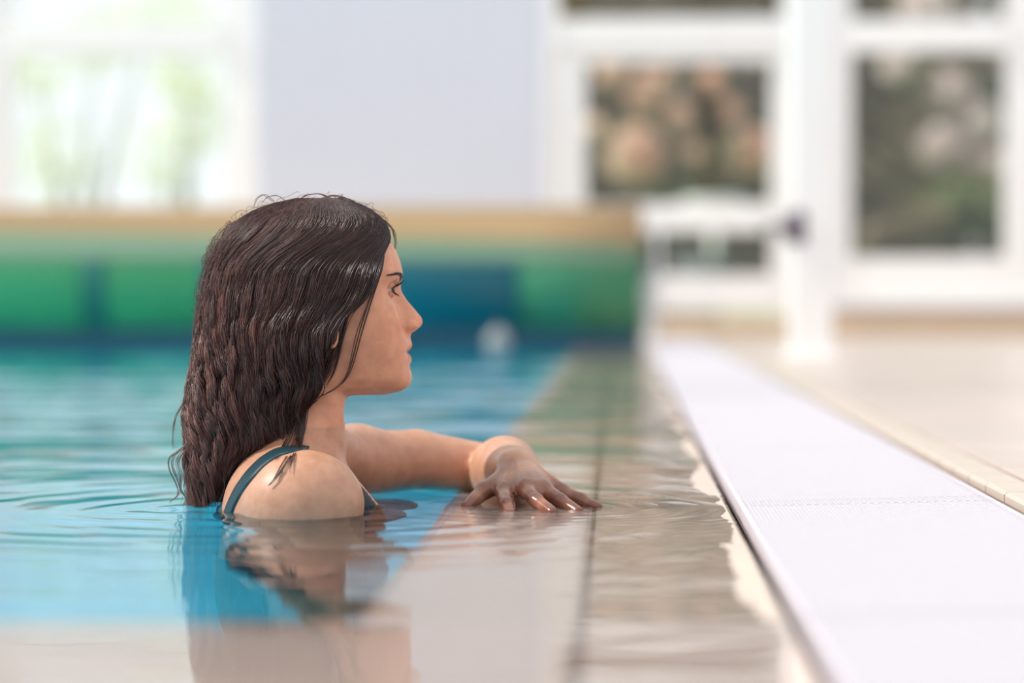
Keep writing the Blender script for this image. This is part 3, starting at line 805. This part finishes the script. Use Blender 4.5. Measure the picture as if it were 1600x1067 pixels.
def skin_mat():
    m = bpy.data.materials.new('skin'); m.use_nodes = True; nt = m.node_tree; b = nt.nodes['Principled BSDF']
    at = nt.nodes.new('ShaderNodeVertexColor'); at.layer_name = 'tone'
    tc = nt.nodes.new('ShaderNodeTexCoord'); n = nt.nodes.new('ShaderNodeTexNoise'); n.inputs['Scale'].default_value = 60; n.inputs['Detail'].default_value = 6
    nt.links.new(tc.outputs['Object'], n.inputs['Vector'])
    r = nt.nodes.new('ShaderNodeValToRGB'); r.color_ramp.elements[0].color = (.86, .82, .80, 1); r.color_ramp.elements[1].color = (1, 1, 1, 1)
    r.color_ramp.elements[0].position = .35; r.color_ramp.elements[1].position = .62
    nt.links.new(n.outputs['Fac'], r.inputs['Fac'])
    mx = nt.nodes.new('ShaderNodeMix'); mx.data_type = 'RGBA'; mx.blend_type = 'MULTIPLY'; mx.inputs[0].default_value = 1
    nt.links.new(at.outputs['Color'], mx.inputs[6]); nt.links.new(r.outputs['Color'], mx.inputs[7])
    nt.links.new(mx.outputs[2], b.inputs['Base Color'])
    n2 = nt.nodes.new('ShaderNodeTexNoise'); n2.inputs['Scale'].default_value = 420; n2.inputs['Detail'].default_value = 3
    nt.links.new(tc.outputs['Object'], n2.inputs['Vector'])
    bp = nt.nodes.new('ShaderNodeBump'); bp.inputs['Strength'].default_value = .25; bp.inputs['Distance'].default_value = .0008
    nt.links.new(n2.outputs['Fac'], bp.inputs['Height']); nt.links.new(bp.outputs['Normal'], b.inputs['Normal'])
    mr = nt.nodes.new('ShaderNodeMapRange'); mr.inputs['From Min'].default_value = 0; mr.inputs['From Max'].default_value = 1
    mr.inputs['To Min'].default_value = .44; mr.inputs['To Max'].default_value = .25
    nt.links.new(at.outputs['Alpha'], mr.inputs['Value']); nt.links.new(mr.outputs[0], b.inputs['Roughness'])
    b.inputs['Subsurface Weight'].default_value = .25; b.inputs['Subsurface Scale'].default_value = .01
    b.inputs['Subsurface Radius'].default_value = (1.0, .35, .2)
    return m
M['skin'] = skin_mat()
swimmer = empty('person', tuple(JN['neck_bot'] + np.array([0, 0, -1.33])))
swimmer.location = (swimmer.location.x, swimmer.location.y, -1.345)
tag(swimmer, 'woman with wet dark brown hair standing shoulder deep in the pool, facing right', 'person')
PO = np.array(swimmer.location)
V = np.concatenate([hv, lv]) - PO; F = np.concatenate([hf, lf + len(hv)])
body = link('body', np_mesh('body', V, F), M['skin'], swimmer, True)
Wd = V + PO
tone = np.tile(np.array(srgb(217, 153, 120)), (len(V), 1))
def blend(mask, col):
    global tone
    tone = tone * (1 - mask[:, None]) + np.array(col)[None] * mask[:, None]
ql = Wd - np.array([HC.x, YH, CAM_H]); LX = ql[:, 0] * ch + ql[:, 1] * sh; LY = -ql[:, 0] * sh + ql[:, 1] * ch; LZ = ql[:, 2]
lipm = np.exp(-(LY / .022) ** 4) * np.clip(1 - np.abs(LZ - lz(551)) / (.0115 * np.clip(1 - (np.abs(LY) / .026) ** 2, .02, 1)), 0, 1) ** .5 * (LX > lx(622))
blend(np.clip(lipm * 1.2, 0, .75), srgb(188, 92, 76))
blend(.25 * np.exp(-((LX - lx(622)) / .02) ** 2 - ((LZ - lz(515)) / .022) ** 2 - ((np.abs(LY) - .035) / .02) ** 2), srgb(214, 128, 100))
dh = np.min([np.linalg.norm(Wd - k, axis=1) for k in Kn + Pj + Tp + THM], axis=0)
blend(np.clip(1.25 - dh / .035, 0, 1) * .85, srgb(100, 50, 41))  # shadow on the hand painted into the skin colour
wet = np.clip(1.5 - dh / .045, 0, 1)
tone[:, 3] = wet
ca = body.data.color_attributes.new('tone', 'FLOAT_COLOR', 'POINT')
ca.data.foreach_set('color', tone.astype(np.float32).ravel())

# ---- tools that find the skin
def grad(p, f=body_field, e=.0012):
    g = np.stack([f(p + np.eye(3)[k] * e) - f(p - np.eye(3)[k] * e) for k in range(3)], 1)
    return g / np.maximum(np.linalg.norm(g, axis=1), 1e-9)[:, None]
def skin_at(pix, y0=2.72, f=body_field):
    """where the skin lies behind the measured spots (seen from the front side of the swimmer)"""
    a = np.array([P(x, r, y0) for x, r in pix]); bb = np.array([P(x, r, 3.3) for x, r in pix]); u = bb - a; u /= np.linalg.norm(u, axis=1)[:, None]
    t = np.zeros(len(a))
    for _ in range(90): t += np.clip(f(a + u * t[:, None]), -.004, .03) * .7
    return a + u * t[:, None]
def ribbon(name, pix, wpx, thick, m, off=.0006, parent=swimmer):
    pix = np.array(pix, float); n = len(pix)
    tt = np.linspace(0, n - 1, n * 6); cx = np.interp(tt, range(n), pix[:, 0]); cy = np.interp(tt, range(n), pix[:, 1])
    k = np.ones(5) / 5; cx[2:-2] = np.convolve(cx, k, 'valid'); cy[2:-2] = np.convolve(cy, k, 'valid')
    ww = np.interp(tt, range(n), wpx) if hasattr(wpx, '__len__') else np.full(len(tt), wpx)
    dx = np.gradient(cx); dy = np.gradient(cy); l = np.hypot(dx, dy); nx_, ny_ = -dy / l, dx / l
    S = 5; pts = []
    for j in range(S):
        o = (j / (S - 1) - .5); pts += list(zip(cx + nx_ * ww * o, cy + ny_ * ww * o))
    Q = skin_at(pts); G = grad(Q); m_ = len(tt)
    top = Q + G * (off + thick); bot = Q + G * (off - .004)
    V = np.concatenate([top, bot]) - PO; F = []
    for j in range(S - 1):
        for i in range(m_ - 1):
            a = j * m_ + i; F.append((a, a + 1, a + 1 + m_, a + m_)); a += S * m_; F.append((a + m_, a + 1 + m_, a + 1, a))
    T = S * m_
    for i in range(m_ - 1):
        F.append((i, i + T, i + 1 + T, i + 1)); a = (S - 1) * m_ + i; F.append((a, a + 1, a + 1 + T, a + T))
    me = bpy.data.meshes.new(name); me.from_pydata([tuple(v) for v in V], [], F); me.update()
    return link(name, me, m, parent, True)
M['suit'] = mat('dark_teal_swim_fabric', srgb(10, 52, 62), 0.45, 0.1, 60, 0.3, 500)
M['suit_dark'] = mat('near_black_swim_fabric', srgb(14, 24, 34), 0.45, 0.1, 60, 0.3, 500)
ribbon('shoulder_strap', [(482, 700), (468, 700), (452, 703), (432, 708), (410, 722), (391, 742), (374, 765), (362, 788), (356, 806), (352, 826)], [3, 7, 10, 12, 13, 14, 13, 12, 12, 12], .0014, M['suit'])
# suit below the water: an outer shell of the torso
sv = lv; inner = np.array([(q[2] < -.055) and (q[2] > -.70) for q in sv])
arm = np.minimum(cone(sv, JN['sh_n'], JN['elb_n'], .056, .046), cone(sv, JN['elb_n'], JN['wri_n'], .046, .034))
keep = inner & (arm > .006)
fk = lf[keep[lf].all(1)]
us = np.unique(fk); remap = np.zeros(len(sv), int); remap[us] = np.arange(len(us))
gs = grad(sv[us], legs_field, .003)
link('swimsuit', np_mesh('swimsuit', sv[us] + gs * .002 - PO, remap[fk]), M['suit'], swimmer, True)
# corner of the cup on the chest: an outer shell of the skin there
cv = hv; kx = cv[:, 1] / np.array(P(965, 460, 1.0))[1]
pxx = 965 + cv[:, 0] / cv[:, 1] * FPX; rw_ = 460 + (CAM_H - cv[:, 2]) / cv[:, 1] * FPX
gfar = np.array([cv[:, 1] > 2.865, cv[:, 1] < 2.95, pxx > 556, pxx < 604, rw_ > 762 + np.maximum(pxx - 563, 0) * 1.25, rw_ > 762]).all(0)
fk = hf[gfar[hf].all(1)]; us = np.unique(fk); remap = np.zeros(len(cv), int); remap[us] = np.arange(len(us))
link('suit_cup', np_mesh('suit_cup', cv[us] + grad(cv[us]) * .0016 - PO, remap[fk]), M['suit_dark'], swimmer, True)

# ---- eyes, lids, lashes, brows
def loc2w(x, y, z):
    return np.array([HC.x + x * ch - y * sh, YH + x * sh + y * ch, CAM_H + z])
M['eye'] = mat('eye_white', srgb(226, 214, 208), 0.12)
M['iris'] = mat('brown_iris', srgb(60, 38, 26), 0.1)
M['lash'] = mat('lash_hair', srgb(22, 15, 13), 0.5)
M['lid'] = mat('eyelid_skin', srgb(200, 136, 108), 0.45)
def hair_mesh(strands, rad, sides=3):
    """strands: (n, m, 3) array of points; rad: (n, m) radii"""
    n, m, _ = strands.shape
    T = np.gradient(strands, axis=1); T /= np.maximum(np.linalg.norm(T, axis=2), 1e-9)[..., None]
    ref = np.array([.31, .87, .12]); ref = ref / np.linalg.norm(ref)
    A = np.cross(T, ref); A /= np.maximum(np.linalg.norm(A, axis=2), 1e-9)[..., None]; Bn = np.cross(T, A)
    ring = []
    for s in range(sides):
        t = 2 * math.pi * s / sides
        ring.append(strands + (A * math.cos(t) + Bn * math.sin(t)) * rad[..., None])
    V = np.stack(ring, 2).reshape(-1, 3)
    base_ = np.arange(n * m).reshape(n, m)[:, :-1].ravel() * sides
    F = []
    for s in range(sides):
        s2 = (s + 1) % sides
        F.append(np.stack([base_ + s, base_ + s2, base_ + sides + s2, base_ + sides + s], 1))
    return V, np.concatenate(F)
for sg in (-1, 1):
    R_ = .0118; c = (lx(599), sg * .0305, lz(452.5)); C = loc2w(*c) - PO
    eb = MB().ball((0, 0, 0), R_, 24, 16); e = eb.build('eyeball', M['eye'], swimmer, True); e.location = C; e.rotation_euler = (0, 0, HEAD_YAW - .42)
    ib = MB(); gx = math.cos(.0)
    ib.tube([(R_ * .86, 0, 0), (R_ * .97, 0, 0), (R_ * 1.035, 0, 0)], [.0062, .0052, .0022], 24); ir = ib.build('iris', M['iris'], e, True)
    for nm, e0, e1 in (('upper_eyelid', 18, 75), ('lower_eyelid', -22, -75)):
        V = []; F = []; na, ne = 21, 7
        for i in range(na):
            az = math.radians(-72 + 144 * i / (na - 1)); cc = max(0, 1 - (abs(az) / math.radians(66)) ** 2.2)
            for j in range(ne):
                el = math.radians((e0 * cc - 2 * (1 - cc)) + (e1 - (e0 * cc)) * j / (ne - 1)); rr = R_ * (1.11 if j else 1.04)
                V.append((rr * math.cos(el) * math.cos(az), rr * math.cos(el) * math.sin(az), rr * math.sin(el)))
        for i in range(na - 1):
            for j in range(ne - 1):
                a = i * ne + j; F.append((a, a + ne, a + ne + 1, a + 1))
        me = bpy.data.meshes.new(nm); me.from_pydata(V, [], F); me.update()
        o = link(nm, me, M['lid'], swimmer, True); o.location = C; o.rotation_euler = (0, 0, HEAD_YAW)
    ST = []
    for i in range(34):
        az = math.radians(-58 + 116 * i / 33); cc = max(0, 1 - (abs(az) / math.radians(66)) ** 2.2)
        for up in (1, -1):
            if up < 0 and i % 2: continue
            el = math.radians(18 * cc if up > 0 else -22 * cc)
            d0 = np.array([math.cos(el) * math.cos(az), math.cos(el) * math.sin(az), math.sin(el)])
            L = (.0100 if up > 0 else .0055) * (0.8 + .4 * random.random())
            pts = [d0 * R_ * 1.09 + np.array([L * t * math.cos(az), L * t * math.sin(az) * 1.1, up * L * (.75 * t * t - .05 * t)]) for t in (0, .33, .66, 1)]
            ST.append(pts)
    ST = np.array(ST); rad = np.tile(np.array([.00045, .00042, .0003, .0001]), (len(ST), 1))
    v_, f_ = hair_mesh(ST, rad); o = link('eyelashes', np_mesh('eyelashes', v_, f_), M['lash'], swimmer); o.location = C; o.rotation_euler = (0, 0, HEAD_YAW)
    tag(o, kind='stuff')
    # brow hairs lying on the brow ridge
    ST = []
    for i in range(240):
        u = random.random(); y = sg * (.011 + .038 * u); zc = lz(437) + .0075 * math.sin(min(1, u * 1.25) * math.pi * .62) - .003 * max(0, u - .7)
        z = zc + (random.random() - .5) * .0055 * (1 - .75 * u)
        ST.append([(y + sg * t * .006, z + t * (.0022 * (1 - 1.5 * u))) for t in (0, .5, 1)])
    ST = np.array(ST); fl = ST.reshape(-1, 2)
    a = np.array([loc2w(lx(680), q[0], q[1]) for q in fl]); u = -np.array([ch, sh, 0]); t = np.zeros(len(a))
    for _ in range(80): t += np.clip(head_field(a + u * t[:, None]), -.004, .03) * .7
    pts = (a + u * t[:, None]); gg = grad(pts, head_field); lift = np.tile([.0002, .0008, .0010], len(ST))
    pts = (pts + gg * lift[:, None] - PO).reshape(len(ST), 3, 3)
    v_, f_ = hair_mesh(pts, np.tile(np.array([.0004, .00035, .00012]), (len(ST), 1)))
    tag(link('eyebrow', np_mesh('eyebrow', v_, f_), M['lash'], swimmer), kind='stuff')

# ------------------------------------------------------------------ hair
def smooth_tab(rows, vals):
    g = np.linspace(300, 800, 501); t = np.interp(g, rows, vals)
    k = np.exp(-0.5 * (np.arange(-8, 9) / 3.5) ** 2); k /= k.sum(); t = np.convolve(np.pad(t, 8, mode='edge'), k, 'valid')
    return lambda r: np.interp(r, g, t)
HR = [308, 314, 325, 340, 355, 375, 385, 400, 420, 450, 480, 500, 520, 550, 600, 640, 680, 700, 720, 750, 795]
h_xb = np.interp
xb_t = smooth_tab(HR, [476, 436, 400, 374, 358, 341, 335, 327, 320, 313, 311, 309, 307, 304, 296, 290, 293, 294, 296, 298, 299])
xf_t = smooth_tab(HR, [522, 552, 578, 597, 607, 612, 606, 600, 596, 584, 562, 538, 520, 512, 502, 478, 466, 460, 425, 388, 352])
w_t = smooth_tab(HR, [.016, .038, .056, .068, .076, .083, .085, .087, .089, .090, .090, .089, .090, .089, .087, .084, .080, .077, .074, .069, .064])
wf_t = smooth_tab(HR, [.014, .032, .046, .056, .063, .068, .071, .073, .075, .076, .077, .080, .084, .082, .070, .062, .060, .060, .060, .060, .056])
HY = 2.975
def hair_pt(a, row, side, shrink=0.0, dx=0.0, dn=0.0, clear=.006):
    """a: 0 front edge .. 1 middle of the back; side -1 near, +1 far; row in measured image rows; returns world points"""
    xb = xb_t(row); xf = xf_t(row); w = w_t(row); wf = wf_t(row)
    k = np.clip((row - 335) / 95.0, 0, 1); k = k * k * (3 - 2 * k)
    th = np.pi * a * .5
    xm = (xf + xb) / 2; hl = (xf - xb) / 2
    xA = xm + hl * np.cos(np.pi * a); yA = w * np.abs(np.sin(np.pi * np.clip(a, 0, 1))) ** .62
    xB = xf - (xf - xb) * np.sin(th) ** .9; yB = wf * np.cos(th) ** .55 + (w - wf) * np.sin(np.pi * a)
    x = xA * (1 - k) + xB * k; yy = yA * (1 - k) + yB * k
    # inward shrink toward the axis
    cx = xm; x = cx + (x - cx) * (1 - shrink); yy = yy * (1 - shrink)
    z = CAM_H + (460 - row) / 1268.0
    X_ = HC.x + (x + dx - 503) / 1268.0
    # perspective: keep the measured outline for things nearer or farther than the head
    yw = HY + side * (yy + dn)
    f = yw / YH
    X_ = X_ * f; z = CAM_H + (z - CAM_H) * f
    q = np.stack(np.broadcast_arrays(X_, yw, z), -1)
    # hair never sinks into the skull
    c = np.array([HC.x + lx(500) * ch, YH + lx(500) * sh, CAM_H + lz(412)]); rr = np.array([.0905, .0665, .0735]) + clear
    v = (q - c) / rr; e = np.linalg.norm(v, axis=-1)
    m = (e < 1) & (q[..., 2] > CAM_H - .02)
    return np.where(m[..., None], c + (q - c) / np.maximum(e, .05)[..., None], q)

def hairm():
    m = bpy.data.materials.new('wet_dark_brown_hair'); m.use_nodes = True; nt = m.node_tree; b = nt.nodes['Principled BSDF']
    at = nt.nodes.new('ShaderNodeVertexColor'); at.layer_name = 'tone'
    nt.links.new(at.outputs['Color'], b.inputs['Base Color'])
    b.inputs['Roughness'].default_value = .38; b.inputs['Specular IOR Level'].default_value = .6
    return m
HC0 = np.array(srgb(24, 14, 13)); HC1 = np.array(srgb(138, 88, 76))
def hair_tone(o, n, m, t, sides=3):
    """t (n, m): 0 dark .. 1 sunlit brown, the light painted into the colour"""
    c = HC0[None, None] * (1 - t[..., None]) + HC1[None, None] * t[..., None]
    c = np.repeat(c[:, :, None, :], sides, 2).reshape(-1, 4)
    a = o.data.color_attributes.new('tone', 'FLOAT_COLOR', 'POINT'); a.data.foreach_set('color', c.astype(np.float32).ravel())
M['hair'] = hairm()
M['scalp'] = mat('hair_under_layer', srgb(26, 16, 14), 0.7, 0.2, 40)
# closed under layer
NA, NR = 40, 90
rows = np.linspace(309, 786, NR)
ring = []
for side, seq in ((-1, np.linspace(0, 1, NA)), (1, np.linspace(1, 0, NA))):
    ring.append((side, seq))
V = []
for rrow in rows:
    sk = .09 + .10 * np.clip((rrow - 560) / 200, 0, 1)
    for side, seq in ring:
        pts = hair_pt(seq, np.full(NA, rrow), side, sk, clear=.003)
        V.append(pts)
V = np.concatenate(V); M2 = 2 * NA
V[:, 2] -= .004 * (V[:, 2] > .33)
F = []
for i in range(NR - 1):
    for j in range(M2):
        a = i * M2 + j; b_ = i * M2 + (j + 1) % M2; F.append((a, b_, b_ + M2, a + M2))
ul = link('under_hair', np_mesh('under_hair', V - PO, F), M['scalp'], swimmer, True)

rng = np.random.default_rng(21)
NSEG = 34
def make_strands(n_lock, per, side, a_lo, a_hi, seed):
    r = np.random.default_rng(seed); out = []; rads = []; tones = []
    for L in range(n_lock):
        ac = a_lo + (a_hi - a_lo) * ((L + r.random()) / n_lock)
        layer = r.random() ** 1.5 * .10
        end = np.interp(ac, [0, .08, .18, .3, .45, .6, .8, 1], [655, 690, 715, 742, 785, 792, 793, 793]) + r.normal() * 10
        end = min(end, 796)
        ph = 2.6 * math.sin(ac * 8.5) + r.normal() * .75; ph2 = r.random() * 6.28; lam = 84 + r.random() * 44; amp = 5 + r.random() * 8; amp2 = .0035 + r.random() * .0065
        wdt = .008 + .014 * r.random()
        a0 = ac + r.normal(size=per) * wdt; tip = np.linspace(0, 1, NSEG)
        r0 = 309 + r.random(per) * 16
        ee = end + r.normal(size=per) * 9 - r.random(per) ** 4 * 80
        row = r0[:, None] + (ee - r0)[:, None] * tip[None] ** .92
        fr = np.clip((row - 330) / 460, 0, 1)
        clump = .15 + np.clip((row - 400) / 330, 0, 1) ** 1.1 * .60
        a = a0[:, None] * (1 - clump) + ac * clump
        a = a + .018 * np.sin(row / 150 + ph2) * fr
        wave = np.clip((row - 400) / 200, .08, 1)
        jit = r.normal(size=(per, 1)) * .35
        dx = wave * amp * np.sin(6.283 * row / lam + ph + jit) + np.clip((row - 680) / 100, 0, 1) * r.normal() * 4
        dx += r.normal(size=(per, 1)) * 1.6 * fr
        dn = wave * amp2 * (1 + 1.0 * min(1, max(0, (ac - .25) / .3))) * np.cos(6.283 * row / lam + ph + jit) + r.normal(size=(per, 1)) * .0008
        dn = dn + .0010 * np.sin(row / (15 + 14 * r.random((per, 1))) + 6.28 * r.random((per, 1)))
        dx = dx + .9 * np.sin(row / (12 + 12 * r.random((per, 1))) + 6.28 * r.random((per, 1)))
        lay = (layer + r.random((per, 1)) * .03) * np.interp(row, [330, 560], [.35, 1.0])
        p = hair_pt(np.clip(a, 0.0, 1.02), row, side, lay, dx, dn)
        out.append(p)
        rad = (.00030 + .00026 * r.random((per, 1))) * np.interp(tip, [0, .8, 1], [1, 1, .25])[None]
        rads.append(rad)
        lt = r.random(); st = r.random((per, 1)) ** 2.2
        tn = (.10 + .35 * lt + .50 * st) * (.35 + .65 * np.clip((ac - .05) / .45, 0, 1)) * np.interp(row, [310, 400, 520], [.55, .8, 1.1])  # random per lock and strand, plus sunlit back and darker front painted in
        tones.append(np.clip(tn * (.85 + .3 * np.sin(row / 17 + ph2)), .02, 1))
    return np.concatenate(out), np.concatenate(rads), np.concatenate(tones)
S1, R1, T1 = make_strands(170, 44, -1, 0.0, 1.0, 31)
S2, R2, T2 = make_strands(44, 28, 1, 0.0, 1.0, 32)
S = np.concatenate([S1, S2]); R = np.concatenate([R1, R2])
v_, f_ = hair_mesh(S - PO, R)
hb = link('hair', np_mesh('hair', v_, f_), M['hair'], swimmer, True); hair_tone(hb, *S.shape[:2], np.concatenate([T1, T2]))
tag(hb, 'long wet wavy dark brown hair', kind='stuff')
print('hair quads', len(f_))

# single strands lying over cheek, ear, neck and shoulder, and fly-aways
def free_strands(defs, seed, on_skin, rad=.0006, m_=26, lift=.003):
    r = np.random.default_rng(seed); out = []
    for pts, cnt, spread, y0 in defs:
        pts = np.array(pts, float); t = np.linspace(0, len(pts) - 1, m_)
        bx = np.interp(t, range(len(pts)), pts[:, 0]); by = np.interp(t, range(len(pts)), pts[:, 1])
        k = np.ones(5) / 5
        bx = np.convolve(np.pad(bx, 2, mode='edge'), k, 'valid'); by = np.convolve(np.pad(by, 2, mode='edge'), k, 'valid')
        for c in range(cnt):
            s = spread * np.sin(np.linspace(.6, 3.0, m_)) if True else 0
            ox = r.normal() * s + r.normal() * .6 + .8 * np.sin(np.linspace(0, 6, m_) + r.random() * 6)
            pix = np.stack([bx + ox, by + r.normal() * 1.2], 1)
            if on_skin:
                q = skin_at(pix); bad = q[:, 1] > 3.05
                if bad.any(): q[bad] = np.array([P(x, rr, 2.92) for x, rr in pix[bad]])
                # never dive: keep the strand a smooth curve in front of the skin
                yv_ = np.minimum.accumulate(q[::-1, 1])[::-1] if False else q[:, 1]
                q = np.array([P(pp[0], pp[1], yy - lift - .001 * r.random()) for pp, yy in zip(pix, np.convolve(np.pad(yv_, 2, mode='edge'), k, 'valid'))])
            else:
                q = np.array([P(x, rr, y0 + .01 * r.normal()) for x, rr in pix[:1]] * m_); yb_ = y0 + .012 * r.normal()
                q = np.array([P(x, rr, yb_) for x, rr in pix])
            out.append(q)
    out = np.array(out); rr = np.tile(rad * np.interp(np.linspace(0, 1, m_), [0, .7, 1], [1, 1, .3]), (len(out), 1)) * (.7 + .6 * r.random((len(out), 1)))
    return out, rr
skin_def = [
    ([(601, 385), (600, 410), (594, 430), (584, 455), (576, 480), (566, 512), (557, 545), (551, 575), (540, 598), (520, 613), (480, 627)], 4, 2.2, 0),
    ([(597, 400), (590, 440), (575, 475), (562, 505), (552, 540), (546, 580), (532, 603), (505, 618)], 1, .5, 0),
    ([(596, 400), (585, 440), (565, 470), (545, 490), (535, 515), (525, 560), (505, 600), (484, 630), (466, 652)], 16, 6, 0),
    ([(585, 430), (560, 465), (535, 492), (522, 530), (510, 575), (490, 612), (470, 645)], 9, 4, 0),
    ([(540, 480), (520, 500), (508, 540), (500, 580), (488, 615), (470, 640), (462, 665)], 10, 4, 0),
    ([(520, 470), (505, 495), (500, 540), (505, 575), (496, 605)], 5, 3, 0),
    ([(535, 470), (528, 490), (524, 515), (520, 540), (512, 570), (500, 600), (488, 618)], 8, 3, 0),
    ([(548, 470), (540, 500), (532, 530), (527, 560), (520, 585), (508, 605)], 5, 2.5, 0),
    ([(482, 610), (476, 640), (472, 668), (469, 690), (464, 706)], 16, 5, 0),
    ([(474, 640), (468, 672), (460, 698), (450, 716), (438, 734), (430, 748), (418, 760)], 6, 2.2, 0),
    ([(470, 660), (466, 688), (460, 706), (455, 722), (452, 738)], 4, 1.5, 0),
    ([(462, 660), (452, 686), (442, 704), (430, 718)], 7, 4, 0),
]
Sa, Ra = free_strands(skin_def, 41, True, .0006, lift=.0045)
fly_def = [
    ([(312, 520), (300, 560), (296, 600), (285, 635), (272, 652), (269, 690), (272, 705)], 3, 1.5, 2.93),
    ([(294, 690), (278, 706), (266, 712), (264, 730), (276, 752), (282, 772), (262, 786)], 7, 3, 2.93),
    ([(292, 700), (280, 720), (288, 745), (284, 765), (298, 785)], 7, 4, 2.92),
    ([(300, 720), (290, 745), (296, 770), (285, 792)], 6, 4, 2.91),
    ([(330, 400), (318, 430), (312, 470), (306, 500), (309, 520)], 8, 4, 2.96),
    ([(308, 480), (302, 520), (299, 560), (292, 610), (288, 650)], 8, 3, 2.96),
    ([(430, 318), (412, 305), (400, 312), (396, 330)], 2, 2, 2.96),
    ([(455, 315), (435, 301), (418, 304), (408, 318)], 1, 1, 2.96),
    ([(520, 312), (500, 302), (478, 305), (465, 314)], 3, 3, 2.97),
    ([(575, 330), (550, 312), (520, 304), (500, 310)], 5, 3, 2.97),
    ([(395, 330), (375, 342), (355, 352), (345, 372)], 6, 4, 2.96),
    ([(365, 345), (350, 362), (335, 385), (322, 410)], 7, 4, 2.96),
    ([(598, 345), (612, 358), (617, 376), (616, 392)], 5, 2, 2.98),
    ([(350, 740), (352, 765), (344, 785), (338, 797)], 7, 5, 2.93),
]
Sb, Rb = free_strands(fly_def, 42, False, .0004)
# short frizz standing off the outline of the hair
fr = np.random.default_rng(77); FZ = []
for k in range(420):
    row = 312 + 440 * fr.random() ** 1.3; a = (1.0 - .35 * fr.random() ** 2) if row > 345 else fr.random()
    n_ = 26; tt = np.linspace(0, 1, n_); L = 14 + 26 * fr.random()
    rw = row + L * tt * fr.choice([1, 1, -.4]); q = hair_pt(np.full(n_, a) , np.maximum(rw, 310), fr.choice([-1, 1]) if row < 345 else -1, 0)
    c = np.array([HC.x - .02, YH, CAM_H + .03]); o = (q - c); o[:, 1] *= .3; o /= np.linalg.norm(o, axis=1)[:, None]
    am = (.0025 + .006 * fr.random()); q = q + o * (am * np.sin(tt * math.pi * (.6 + 1.1 * fr.random())) + .001)[:, None]
    q[:, 2] += .002 * np.sin(tt * 7 + fr.random() * 6); q[:, 0] += .0015 * np.sin(tt * 9 + fr.random() * 6)
    FZ.append(q)
FZ = np.array(FZ)
Sb = np.concatenate([Sb, FZ]); Rb = np.concatenate([Rb, np.full((len(FZ), 26), .00022)])
S3 = np.concatenate([Sa, Sb]); R3 = np.concatenate([Ra, Rb])
v_, f_ = hair_mesh(S3 - PO, R3, 4)
ls = link('loose_strands', np_mesh('loose_strands', v_, f_), M['hair'], swimmer, True)
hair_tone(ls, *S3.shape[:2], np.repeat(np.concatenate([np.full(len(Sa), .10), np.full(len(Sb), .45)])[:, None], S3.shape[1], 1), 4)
tag(ls, 'loose wet strands over cheek, neck and back', kind='stuff')
print('total', round(_t.time() - _t0, 1), 's')
